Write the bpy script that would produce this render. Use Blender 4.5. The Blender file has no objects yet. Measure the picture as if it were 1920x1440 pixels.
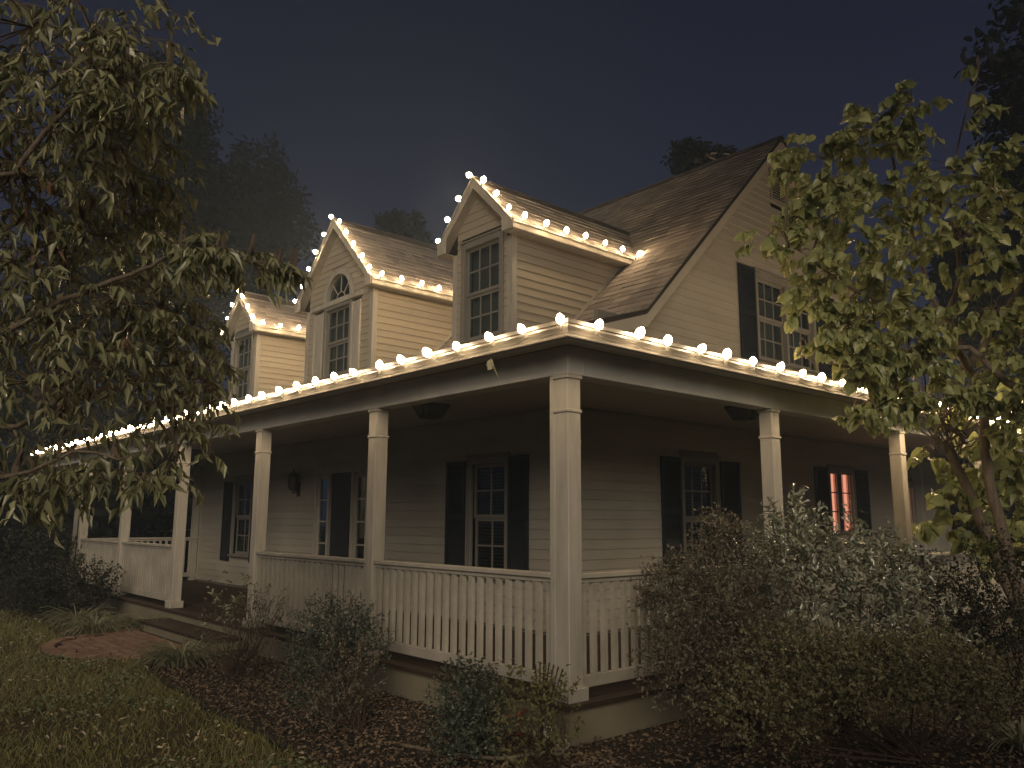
import bpy, math, random
import numpy as np
from mathutils import Vector, Matrix, Quaternion
random.seed(7); rng = np.random.default_rng(7)
S = bpy.context.scene
COL = S.collection
R = math.radians

# ------------------------------------------------------------------ camera
F_PX, W_PX, H_PX = 1517.46, 1920.0, 1440.0
CAM = Vector((4.3234, -4.4001, 1.3098))
C_R = Vector((0.66348242, 0.74817823, 0.00451763))
C_U = Vector((0.12079334, -0.11307415, 0.98621661))
C_F = Vector((-0.73837663, 0.65379169, 0.16539766))
cd = bpy.data.cameras.new('camera'); cam = bpy.data.objects.new('camera', cd); COL.objects.link(cam)
cd.sensor_width = 36.0; cd.lens = 36.0 * F_PX / W_PX; cd.clip_end = 600; cd.clip_start = 0.05
cam.matrix_world = Matrix(((C_R.x, C_U.x, -C_F.x, CAM.x), (C_R.y, C_U.y, -C_F.y, CAM.y), (C_R.z, C_U.z, -C_F.z, CAM.z), (0, 0, 0, 1)))
S.camera = cam

def at(px, py, dist):
    """world point seen in direction (px,py) of the 1920x1440 photo at a real distance in metres"""
    d = C_F + C_R * ((px - 960) / F_PX) - C_U * ((py - 720) / F_PX)
    return CAM + d.normalized() * dist

# ------------------------------------------------------------------ night sky, moon-like yard light, exposure
w = bpy.data.worlds.new('World'); S.world = w; w.use_nodes = True
nt = w.node_tree; nt.nodes.clear()
wo = nt.nodes.new('ShaderNodeOutputWorld'); bg = nt.nodes.new('ShaderNodeBackground')
tc = nt.nodes.new('ShaderNodeTexCoord'); sx = nt.nodes.new('ShaderNodeSeparateXYZ')
rp = nt.nodes.new('ShaderNodeValToRGB')
nt.links.new(tc.outputs['Generated'], sx.inputs[0]); nt.links.new(sx.outputs['Z'], rp.inputs[0])
nt.links.new(rp.outputs[0], bg.inputs[0]); nt.links.new(bg.outputs[0], wo.inputs[0])
e = rp.color_ramp.elements
e[0].position = 0.0; e[0].color = (0.016, 0.018, 0.036, 1)
e[1].position = 0.62; e[1].color = (0.0022, 0.0038, 0.0135, 1)
m_ = rp.color_ramp.elements.new(0.30); m_.color = (0.010, 0.012, 0.030, 1)
bg.inputs[1].default_value = 0.78
SUN_DIR = Vector((0.72, -0.69, 0.35)).normalized()      # towards the light
sd = bpy.data.lights.new('sun', 'SUN'); sd.energy = 1.0; sd.angle = R(28); sd.color = (1.0, 0.86, 0.68)
so = bpy.data.objects.new('sun', sd); COL.objects.link(so)
so.rotation_euler = (-SUN_DIR).to_track_quat('-Z', 'Y').to_euler()
S.view_settings.view_transform = 'Standard'; S.view_settings.look = 'None'
S.view_settings.gamma = 1; S.view_settings.exposure = 0.55; S.view_settings.use_curve_mapping = False
S.render.engine = 'CYCLES'
S.cycles.use_denoising = True
S.cycles.max_bounces = 6; S.cycles.diffuse_bounces = 3; S.cycles.transparent_max_bounces = 12
S.cycles.sample_clamp_indirect = 3.0; S.cycles.caustics_reflective = False; S.cycles.caustics_refractive = False

BULB_G, BULB_D, BULB_R, BULB_T = 55.0, 115.0, 460.0, 260.0   # gutter, dormer eaves, dormer rakes facing the sky, far gutter among the leaves
HAZE = 0.0048

# ------------------------------------------------------------------ materials
def mat(name, col, rough=0.6, var=0.0, scale=6.0, bump=0.0, bscale=40.0, spec=0.4, col2=None, rnd=0.0, trans=0.0, metal=0.0, stretch=None, coord='Object'):
    m = bpy.data.materials.new(name); m.use_nodes = True
    n = m.node_tree; b = n.nodes['Principled BSDF']; L = n.links
    b.inputs['Roughness'].default_value = rough; b.inputs['Specular IOR Level'].default_value = spec; b.inputs['Metallic'].default_value = metal
    c1 = tuple(col) + (1,)
    c2 = tuple(col2) + (1,) if col2 else tuple(min(1, x * (1 - var)) for x in col) + (1,)
    if coord == 'World':
        tcn = n.nodes.new('ShaderNodeNewGeometry'); co = tcn.outputs['Position']
    else:
        tcn = n.nodes.new('ShaderNodeTexCoord'); co = tcn.outputs['Object']
    if stretch:
        mp = n.nodes.new('ShaderNodeMapping'); mp.inputs['Scale'].default_value = stretch
        L.new(co, mp.inputs[0]); co = mp.outputs[0]
    nz = n.nodes.new('ShaderNodeTexNoise'); nz.inputs['Scale'].default_value = scale; nz.inputs['Detail'].default_value = 5; nz.inputs['Roughness'].default_value = .65
    L.new(co, nz.inputs['Vector'])
    mr = n.nodes.new('ShaderNodeMapRange'); mr.inputs[1].default_value = .32; mr.inputs[2].default_value = .68
    L.new(nz.outputs['Fac'], mr.inputs[0])
    mx = n.nodes.new('ShaderNodeMix'); mx.data_type = 'RGBA'; mx.inputs[6].default_value = c1; mx.inputs[7].default_value = c2
    fac = mr.outputs[0]
    if rnd > 0:
        oi = n.nodes.new('ShaderNodeObjectInfo'); ge = n.nodes.new('ShaderNodeNewGeometry')
        ad = n.nodes.new('ShaderNodeMath'); ad.operation = 'ADD'; L.new(oi.outputs['Random'], ad.inputs[0]); L.new(ge.outputs['Random Per Island'], ad.inputs[1])
        fr = n.nodes.new('ShaderNodeMath'); fr.operation = 'FRACT'; L.new(ad.outputs[0], fr.inputs[0])
        m2 = n.nodes.new('ShaderNodeMix'); m2.data_type = 'FLOAT'; m2.inputs[0].default_value = rnd
        L.new(mr.outputs[0], m2.inputs[2]); L.new(fr.outputs[0], m2.inputs[3]); fac = m2.outputs[0]
    L.new(fac, mx.inputs[0]); L.new(mx.outputs[2], b.inputs['Base Color'])
    if bump:
        n2 = n.nodes.new('ShaderNodeTexNoise'); n2.inputs['Scale'].default_value = bscale; n2.inputs['Detail'].default_value = 4
        L.new(co, n2.inputs['Vector'])
        bp = n.nodes.new('ShaderNodeBump'); bp.inputs['Strength'].default_value = bump; bp.inputs['Distance'].default_value = .02
        L.new(n2.outputs['Fac'], bp.inputs['Height']); L.new(bp.outputs[0], b.inputs['Normal'])
    if trans:
        tr = n.nodes.new('ShaderNodeBsdfTranslucent'); L.new(mx.outputs[2], tr.inputs['Color'])
        ms = n.nodes.new('ShaderNodeMixShader'); ms.inputs[0].default_value = trans
        L.new(b.outputs[0], ms.inputs[1]); L.new(tr.outputs[0], ms.inputs[2]); L.new(ms.outputs[0], n.nodes['Material Output'].inputs['Surface'])
    return m

def emit(name, col, strength):
    m = bpy.data.materials.new(name); m.use_nodes = True; n = m.node_tree
    n.nodes.remove(n.nodes['Principled BSDF'])
    en = n.nodes.new('ShaderNodeEmission'); en.inputs[0].default_value = tuple(col) + (1,); en.inputs[1].default_value = strength
    n.links.new(en.outputs[0], n.nodes['Material Output'].inputs['Surface'])
    return m

def glass(name, tint=(.7, .75, .75)):
    m = bpy.data.materials.new(name); m.use_nodes = True; n = m.node_tree
    n.nodes.remove(n.nodes['Principled BSDF'])
    g = n.nodes.new('ShaderNodeBsdfGlossy'); g.inputs['Roughness'].default_value = .04
    t = n.nodes.new('ShaderNodeBsdfTransparent'); t.inputs[0].default_value = tuple(tint) + (1,)
    lw = n.nodes.new('ShaderNodeLayerWeight'); lw.inputs[0].default_value = .5
    pw = n.nodes.new('ShaderNodeMath'); pw.operation = 'POWER'; pw.inputs[1].default_value = 5
    fr = n.nodes.new('ShaderNodeMapRange'); fr.inputs[3].default_value = .05; fr.inputs[4].default_value = .8
    ms = n.nodes.new('ShaderNodeMixShader'); L = n.links
    L.new(lw.outputs['Facing'], pw.inputs[0]); L.new(pw.outputs[0], fr.inputs[0]); L.new(fr.outputs[0], ms.inputs[0]); L.new(t.outputs[0], ms.inputs[1]); L.new(g.outputs[0], ms.inputs[2])
    L.new(ms.outputs[0], n.nodes['Material Output'].inputs['Surface'])
    return m

M = {}
M['trim'] = mat('trim_paint', (.61, .56, .47), .5, .30, 2.0, .08, 50, stretch=(4, 4, .7))
M['beam'] = mat('beam_paint', (.78, .74, .66), .5, .2, 2.0, .08, 50)
M['sash'] = mat('sash_paint', (.29, .27, .23), .5, .15, 2.5)
M['rail'] = mat('rail_paint', (.58, .53, .44), .5, .32, 4, .08, 60, rnd=.25)
M['siding'] = mat('siding_paint', (.53, .485, .40), .6, .26, 1.1, .12, 30, stretch=(1, 1, 2.2), rnd=.35)
M['dsiding'] = mat('dormer_siding_paint', (.52, .45, .34), .6, .12, 1.4, .10, 30, stretch=(.6, .6, 4), rnd=.3)
M['wallback'] = mat('wall_sheathing', (.30, .27, .22), .8, .1)
M['ceil'] = mat('ceiling_paint', (.62, .58, .51), .6, .1)
M['shutter'] = mat('shutter_paint', (.022, .027, .032), .45, .3, 4)
M['deck'] = mat('deck_stain', (.070, .045, .030), .65, .4, 3, .2, 60, rnd=.5, stretch=(1, 8, 8))
M['skirt'] = mat('skirt_paint', (.34, .29, .20), .7, .25, 1.6, .1, 25)
M['shingle'] = mat('asphalt_shingle', (.345, .305, .275), .85, 0, 30, .5, 160, .25, col2=(.145, .128, .120), rnd=.72)
M['roofdeck'] = mat('roof_underlay', (.10, .08, .065), .9, .3, 8)
M['drip'] = mat('dark_drip_edge', (.035, .028, .024), .5, .2)
M['glass'] = glass('window_glass')
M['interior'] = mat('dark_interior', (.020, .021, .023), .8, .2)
M['blind'] = mat('blind_slat', (.30, .28, .25), .6, .1)
M['curtain'] = emit('lit_curtain', (1.0, .34, .21), 1.5)
M['curtain2'] = emit('lit_curtain_fold', (1.0, .26, .15), .62)
M['door'] = mat('door_paint', (.030, .036, .042), .35, .3, 3)
M['iron'] = mat('black_iron', (.060, .052, .045), .45, .3, 8, metal=.2)
M['frost'] = mat('lantern_glass', (.13, .12, .10), .25, .2)
M['gutter'] = mat('gutter_enamel', (.27, .25, .22), .3, .10, 2, .02, 30, spec=.55)
M['bulb'] = emit('lit_bulb', (1.0, .70, .38), BULB_D); M['gbulb'] = emit('lit_gutter_bulb', (1.0, .72, .42), BULB_G); M['rbulb'] = emit('lit_rake_bulb', (1.0, .70, .38), BULB_R); M['tbulb'] = emit('lit_tree_side_bulb', (1.0, .72, .42), BULB_T)
M['socket'] = mat('bulb_socket', (.55, .52, .45), .5, .1)
M['wire'] = mat('string_wire', (.16, .15, .11), .6, .2)
M['bark'] = mat('tree_bark', (.27, .21, .15), .85, .5, 9, .6, 30, stretch=(3, 3, .6))
M['twig'] = mat('twig_bark', (.20, .15, .10), .8, .4, 12)
M['leafL'] = mat('drooping_leaf', (.46, .44, .24), .32, 0, 2.2, 0, 1, .65, col2=(.14, .155, .075), rnd=.8, trans=.18)
M['leafLr'] = mat('autumn_leaf', (.17, .085, .045), .5, 0, 3, 0, 1, .4, col2=(.10, .075, .03), rnd=.7, trans=.2)
M['leafR'] = mat('heart_leaf', (.50, .50, .22), .36, 0, 2.2, 0, 1, .6, col2=(.19, .23, .085), rnd=.8, trans=.30)
M['leafH'] = mat('glossy_leaf', (.56, .56, .42), .15, 0, 5, 0, 1, 1.0, col2=(.15, .17, .11), rnd=.7, trans=.05)
M['leafB'] = mat('box_leaf', (.36, .33, .18), .36, 0, 4, 0, 1, .5, col2=(.12, .125, .062), rnd=.7, trans=.12)
M['leafA'] = mat('azalea_leaf', (.27, .22, .16), .36, 0, 4, 0, 1, .5, col2=(.095, .10, .062), rnd=.7, trans=.12)
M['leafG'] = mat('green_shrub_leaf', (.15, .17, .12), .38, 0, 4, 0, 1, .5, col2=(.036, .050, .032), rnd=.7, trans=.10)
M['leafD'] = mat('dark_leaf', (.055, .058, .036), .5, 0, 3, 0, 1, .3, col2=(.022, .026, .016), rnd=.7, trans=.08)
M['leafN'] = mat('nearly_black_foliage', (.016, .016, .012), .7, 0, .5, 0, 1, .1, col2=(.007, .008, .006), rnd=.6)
M['lirio'] = mat('liriope_blade', (.42, .41, .27), .38, 0, 3, 0, 1, .5, col2=(.16, .17, .09), rnd=.7, trans=.15)
M['drytwig'] = mat('dry_stem', (.12, .08, .055), .8, .4, 12)
M['hydr'] = mat('faded_flower', (.42, .37, .27), .8, .3, 8)
M['hydl'] = mat('pale_leaf', (.24, .22, .10), .5, 0, 4, 0, 1, .3, col2=(.12, .12, .05), rnd=.7, trans=.2)
M['redl'] = mat('red_leaf', (.35, .07, .05), .5, .3, 5, trans=.2)
M['white_leaf'] = mat('pale_sprig_leaf', (.42, .42, .30), .35, .3, 5, trans=.2)
M['soil'] = mat('soil', (.040, .030, .020), .95, .5, 3, .5, 40, col2=(.022, .020, .012), coord='World')
M['turf'] = mat('turf', (.060, .062, .022), .95, .5, 1.6, .6, 60, col2=(.070, .046, .022), coord='World')
M['grass'] = mat('grass_blade', (.36, .36, .14), .5, 0, .9, 0, 1, .35, col2=(.17, .125, .055), rnd=.6, trans=.2, coord='World')
M['litter'] = mat('dry_leaf_litter', (.78, .66, .45), .5, 0, 9, 0, 1, .4, col2=(.24, .15, .07), rnd=.8)
M['clover'] = mat('clover_leaf', (.26, .30, .16), .45, 0, 3, 0, 1, .4, col2=(.10, .14, .06), rnd=.7)
M['mulch'] = mat('bark_mulch', (.34, .25, .17), .8, 0, 6, 0, 1, .3, col2=(.075, .050, .034), rnd=.85)
M['brick'] = mat('paver_brick', (.43, .285, .205), .85, 0, 14, .6, 70, .2, col2=(.26, .160, .115), rnd=.6)
M['joint'] = mat('brick_joint', (.020, .016, .012), .95, .4, 14)
M['edging'] = mat('edging_plastic', (.016, .014, .012), .5, .3)
M['hose'] = mat('garden_hose', (.22, .18, .12), .5, .2)
M['moth'] = mat('moth_wing', (.70, .62, .36), .7, .2, 40)
M['mothb'] = mat('moth_body', (.62, .54, .30), .7, 0, 90, col2=(.20, .15, .08))
M['rust'] = mat('rusty_steel', (.10, .055, .030), .6, .5, 20)
M['pale'] = mat('louver_paint', (.36, .33, .28), .6, .15, 3)

# ------------------------------------------------------------------ mesh helpers
class MB:
    def __init__(s): s.v = []; s.f = []
    def add(s, vs, fs):
        o = len(s.v); s.v += [tuple(x) for x in vs]; s.f += [tuple(i + o for i in f) for f in fs]
    def hexa(s, p):   # 8 points: bottom ring 0-3, top ring 4-7
        s.add(p, [(0, 3, 2, 1), (4, 5, 6, 7), (0, 1, 5, 4), (1, 2, 6, 5), (2, 3, 7, 6), (3, 0, 4, 7)])
    def box(s, x0, x1, y0, y1, z0, z1):
        s.hexa([(x0, y0, z0), (x1, y0, z0), (x1, y1, z0), (x0, y1, z0), (x0, y0, z1), (x1, y0, z1), (x1, y1, z1), (x0, y1, z1)])
    def prism(s, poly, d):      # planar polygon (list of Vector) extruded by vector d
        n = len(poly); a = [Vector(p) for p in poly]; b = [p + Vector(d) for p in a]
        s.add(a + b, [tuple(range(n - 1, -1, -1)), tuple(range(n, 2 * n))] + [(i, (i + 1) % n, n + (i + 1) % n, n + i) for i in range(n)])
    def tube(s, pts, rad, n=6, cap=True):
        pts = [Vector(p) for p in pts]; k = len(pts)
        if not hasattr(rad, '__len__'): rad = [rad] * k
        rings = []; up = Vector((0, 0, 1))
        t0 = (pts[1] - pts[0]).normalized()
        a = t0.orthogonal().normalized()
        for i in range(k):
            t = (pts[min(i + 1, k - 1)] - pts[max(i - 1, 0)])
            if t.length < 1e-9: t = t0.copy()
            t.normalize(); a = (a - t * a.dot(t)); a = a.normalized() if a.length > 1e-6 else t.orthogonal().normalized()
            b = t.cross(a)
            rings.append([pts[i] + (a * math.cos(q) + b * math.sin(q)) * rad[i] for q in [2 * math.pi * j / n for j in range(n)]])
        vs = [p for r_ in rings for p in r_]
        fs = [(i * n + j, i * n + (j + 1) % n, (i + 1) * n + (j + 1) % n, (i + 1) * n + j) for i in range(k - 1) for j in range(n)]
        if cap: fs += [tuple(range(n - 1, -1, -1)), tuple(range((k - 1) * n, k * n))]
        s.add(vs, fs)
    def lathe(s, prof, c=(0, 0, 0), n=10):
        c = Vector(c); vs = []; k = len(prof)
        for (r_, z) in prof:
            vs += [c + Vector((r_ * math.cos(2 * math.pi * j / n), r_ * math.sin(2 * math.pi * j / n), z)) for j in range(n)]
        fs = [(i * n + j, i * n + (j + 1) % n, (i + 1) * n + (j + 1) % n, (i + 1) * n + j) for i in range(k - 1) for j in range(n)]
        s.add(vs, fs + [tuple(range(n - 1, -1, -1)), tuple(range((k - 1) * n, k * n))])
    def mesh(s, name, m):
        me = bpy.data.meshes.new(name); me.from_pydata(s.v, [], s.f); me.update()
        if m: me.materials.append(M[m] if isinstance(m, str) else m)
        return me
    def build(s, name, m, parent=None, kind=None, smooth=False, bevel=0.0):
        me = s.mesh(name, m)
        if smooth:
            me.polygons.foreach_set('use_smooth', [True] * len(me.polygons))
        return link(name, me, parent, None, kind, bevel)

def wloc(o):
    l = Vector((0, 0, 0))
    while o is not None: l += o.location; o = o.parent
    return l
def link(name, me, parent=None, mw=None, kind=None, bevel=0.0):
    """link a mesh whose coordinates are world coordinates (or placed by world matrix mw) under a parent that is never rotated"""
    o = bpy.data.objects.new(name, me); COL.objects.link(o)
    if parent is not None:
        o.parent = parent; off = Matrix.Translation(-wloc(parent))
    else: off = Matrix.Identity(4)
    o.matrix_basis = off @ mw if mw is not None else off
    if kind: o['kind'] = kind
    if bevel:
        b = o.modifiers.new('bevel', 'BEVEL'); b.width = bevel; b.segments = 1; b.limit_method = 'ANGLE'
    return o
def linkrel(name, me, parent, kind=None):
    """a sub-part in the same local frame as its (possibly rotated) part"""
    o = bpy.data.objects.new(name, me); COL.objects.link(o); o.parent = parent
    if kind: o['kind'] = kind
    return o
def thing(name, label, cat, loc=(0, 0, 0), group=None):
    o = bpy.data.objects.new(name, None); COL.objects.link(o); o.location = loc; o.empty_display_size = .1
    o['label'] = label; o['category'] = cat
    if group: o['group'] = group
    return o
def tag(o, label, cat, group=None):
    o['label'] = label; o['category'] = cat
    if group: o['group'] = group
    return o

class Fr:
    """a wall frame: origin o, u along the wall (left to right from outside), n outward"""
    def __init__(s, o, u, n): s.o = Vector(o); s.u = Vector(u); s.n = Vector(n)
    def p(s, u, z, n=0): return s.o + s.u * u + Vector((0, 0, z)) + s.n * n
    def box(s, b, u0, u1, z0, z1, n0, n1):
        b.hexa([s.p(u0, z0, n0), s.p(u1, z0, n0), s.p(u1, z0, n1), s.p(u0, z0, n1), s.p(u0, z1, n0), s.p(u1, z1, n0), s.p(u1, z1, n1), s.p(u0, z1, n1)])
    def lap(s, b, ub, ut, z0, z1, n=0.0, t=.020):
        (a0, a1), (c0, c1) = ub, ut
        b.hexa([s.p(a0, z0, n), s.p(a1, z0, n), s.p(a1, z0, n + t), s.p(a0, z0, n + t), s.p(c0, z1, n), s.p(c1, z1, n), s.p(c1, z1, n + .005), s.p(c0, z1, n + .005)])

G = -.28; D = 2.4
house = thing('house', 'cream clapboard house with three gabled dormers and a railed wraparound porch', 'house', (-8, 7, G))

# ------------------------------------------------------------------ ground, lawn, bed
b = MB(); b.add([(-150, -150, G - .012), (150, -150, G - .012), (150, 150, G - .012), (-150, 150, G - .012)], [(0, 1, 2, 3)])
b.build('ground', 'soil', None, 'structure')
def edge_y(x):  # bed edge towards the lawn
    pts = [(-17, -1.15), (-10.3, -1.25), (-8.1, -1.42), (-7.2, -1.6), (-5.3, -1.25), (-4.6, -1.38), (-4.06, -1.46), (-2.6, -1.55), (-1.8, -1.585), (-.7, -1.61), (1.5, -1.75), (4, -2.3)]
    for (a, ya), (c, yc) in zip(pts, pts[1:]):
        if x <= c: return ya + (yc - ya) * (x - a) / (c - a)
    return -2.3
xs = [-40] + list(np.linspace(-17, 2.2, 49)); b = MB(); vs = []
for x in xs: vs += [(x, -30, G - .006), (x, edge_y(max(x, -17)), G - .006)]
b.add(vs, [(2 * i, 2 * i + 2, 2 * i + 3, 2 * i + 1) for i in range(len(xs) - 1)])
b.build('lawn', 'turf', None, 'structure')

# ------------------------------------------------------------------ porch deck, skirt, step
X0, Y1 = -13.7, 15.0          # porch far ends
k = 0
for j in range(18):           # boards along X (front porch)
    y0 = -.08 + j * .14; bb = MB()
    if y0 + .135 > D: break
    bb.box(X0, -y0 - .0 if y0 > 0 else .08, y0, y0 + .135, -.035, 0)
    bb.build('deck_board', 'deck', house)
for j in range(18):           # boards along Y (side porch)
    x0 = .08 - j * .14; bb = MB()
    if x0 - .135 < -D: break
    bb.box(x0 - .135, x0, -x0 + .14 if x0 < 0.05 else .058, Y1, -.036, -.001)
    bb.build('deck_board', 'deck', house)
b = MB(); b.box(X0, .03, -.03, .02, G - .02, -.042); b.box(-.02, .03, .023, Y1, G - .02, -.042)
b.build('porch_skirt', 'skirt', house)
b = MB(); b.box(-8.2, -5.6, -.42, -.035, G - .02, -.165); b.build('porch_step', 'skirt', house)
b = MB(); b.box(-8.23, -5.57, -.45, -.035, -.162, -.13); b.build('step_tread', 'deck', house)

# ------------------------------------------------------------------ posts, railings
PW = .145
def post(x, y):
    """square porch post with outer corner at (x max, y min)"""
    b = MB(); b.box(x - PW, x, y, y + PW, 0.0, 2.425); p = b.build('porch_post', 'trim', house, bevel=.006)
    q = MB(); q.box(x - PW - .03, x + .03, y - .03, y + PW + .03, .0, .10); q.build('post_plinth', 'trim', p, bevel=.006)
    q = MB(); q.box(x - PW - .010, x + .010, y - .010, y + PW + .010, 2.13, 2.155); q.build('post_collar', 'trim', p, bevel=.005)
    q = MB(); q.box(x - PW - .012, x + .012, y - .012, y + PW + .012, 2.395, 2.428); q.build('post_cap', 'trim', p, bevel=.005)
    return p
FP = [0.0, -2.725, -5.435, -8.20, -10.86, -13.50]     # x of outer corners, front row
SP = [2.92, 5.89, 8.75, 11.64, 14.54]                # y of near corners, side row
for x in FP: post(x, 0.0)
b = MB(); b.box(-.205, -.147, .004, .075, 0, 2.425); b.build('half_post', 'trim', house, bevel=.004)
for y in SP: post(0.0, y)
def railing(F, u0, u1):
    """u along the rail; n outward; flush just behind the outer post face"""
    b = MB(); F.box(b, u0, u1, .872, .910, -.105, -.012); F.box(b, u0, u1, .835, .870, -.085, -.040)
    r = b.build('railing', 'rail', house, bevel=.005)
    q = MB(); F.box(q, u0, u1, .075, .165, -.085, -.040); q.build('bottom_rail', 'rail', r, bevel=.004)
    n = max(3, int(round((u1 - u0) / .122))); st = (u1 - u0) / n
    for i in range(n):
        c = u0 + (i + .5) * st; q = MB(); F.box(q, c - .021, c + .021, .167, .833, -.083, -.043); q.build('baluster', 'rail', r)
FRONT = Fr((0, 0, 0), (1, 0, 0), (0, -1, 0)); SIDE = Fr((0, 0, 0), (0, 1, 0), (1, 0, 0))
for i in range(5):
    if i == 2: continue
    railing(FRONT, FP[i + 1], FP[i] - (PW if i else .207))
ys = [0.0] + SP
for i in range(5): railing(SIDE, ys[i] + PW, ys[i + 1])
railing(Fr((-13.66, 0, 0), (0, -1, 0), (-1, 0, 0)), -D, -PW)                # left end of the porch
railing(Fr((0, 14.72, 0), (-1, 0, 0), (0, 1, 0)), PW, 2.5)                  # far end of the side porch
b = MB(); b.box(-13.70, -13.58, D - .16, D - .04, 0, 2.42); b.build('half_post', 'trim', house)
b = MB(); b.box(-13.32, -13.25 + .0, -.085, -.012, -.2, 2.62); b.v = [(x - .40, y, z) for x, y, z in b.v]; b.build('downspout', 'gutter', house, bevel=.008)

# beam, soffit, porch ceiling
b = MB(); b.box(-16.2, .0, .004, .18, 2.43, 2.655); b.box(-.18, -.004, .182, 15, 2.43, 2.655); b.build('porch_beam', 'beam', house, bevel=.005)
b = MB(); b.box(-16.3, .29, -.29, .003, 2.656, 2.676); b.box(-.0, .29, .004, 15.1, 2.656, 2.676); b.build('soffit', 'beam', house)
for j in range(16):
    bb = MB(); y0 = .185 + j * .1385; bb.box(-16.0, -.185 - j * .1385, y0, y0 + .1365, 2.657, 2.672); bb.build('ceiling_board', 'ceil', house)
for j in range(16):
    bb = MB(); x0 = -.185 - j * .1385; bb.box(x0 - .1365, x0, -x0 + .002, 15, 2.658, 2.673); bb.build('ceiling_board', 'ceil', house)

# gutter: mitred sweep along the eave
def sweep(prof, x_far, y_far):
    """prof: list of (d, z) with d the distance out from the post face line"""
    n = len(prof); vs = []
    for (d, z) in prof: vs.append((x_far, -d, z))
    for (d, z) in prof: vs.append((d, -d, z))
    for (d, z) in prof: vs.append((d, y_far, z))
    fs = [(s * n + i, s * n + (i + 1) % n, (s + 1) * n + (i + 1) % n, (s + 1) * n + i) for s in range(2) for i in range(n)]
    fs += [tuple(range(n)), tuple(range(3 * n - 1, 2 * n - 1, -1))]
    return vs, fs
b = MB(); b.add(*sweep([(.255, 2.735), (.255, 2.622), (.318, 2.622), (.320, 2.632), (.312, 2.640), (.325, 2.665), (.350, 2.690), (.352, 2.705), (.372, 2.708), (.372, 2.736), (.358, 2.738), (.345, 2.700), (.27, 2.66), (.27, 2.735)], -16.31, 15.1))
gut = b.build('gutter', 'gutter', house)
b = MB(); b.add(*sweep([(.25, 2.625), (.254, 2.625), (.254, 2.76), (.25, 2.76)], -16.31, 15.1)); b.build('fascia', 'trim', house)

# ------------------------------------------------------------------ walls of lapped boards
EXPO = .118
def holes_split(iv, z0, z1, holes):
    segs = [iv]
    for (h0, h1, hz0, hz1) in holes:
        if z1 <= hz0 + .01 or z0 >= hz1 - .01: continue
        ns = []
        for (a, c) in segs:
            if h1 <= a or h0 >= c: ns.append((a, c)); continue
            if h0 > a: ns.append((a, h0))
            if h1 < c: ns.append((h1, c))
        segs = ns
    return segs
def wall(F, z0, z1, ends, holes, parent, m='siding'):
    """ends(z) -> (ulo, uhi)"""
    z = z0
    while z < z1 - .01:
        zt = min(z + EXPO + .012, z1)
        lo0, hi0 = ends(z); lo1, hi1 = ends(zt)
        sg = holes_split((lo0, hi0), z, zt, holes)
        for (a, c) in sg:
            if c - a < .02: continue
            if c - a > 3.4:
                mid = a + (c - a) * rng.uniform(.3, .7)
                b1 = MB(); F.lap(b1, (a, mid - .002), (lo1 if a == lo0 else a, mid - .002), z + rng.uniform(-.002, .002), zt); b1.build('siding_board', m, parent); a_ = mid + .002
                b1 = MB(); F.lap(b1, (a_, c), (a_, hi1 if c == hi0 else c), z + rng.uniform(-.002, .002), zt); b1.build('siding_board', m, parent); continue
            bb = MB(); F.lap(bb, (a, c), (lo1 if a == lo0 else a, hi1 if c == hi0 else c), z, zt)
            bb.build('siding_board', m, parent)
        z += EXPO

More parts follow.
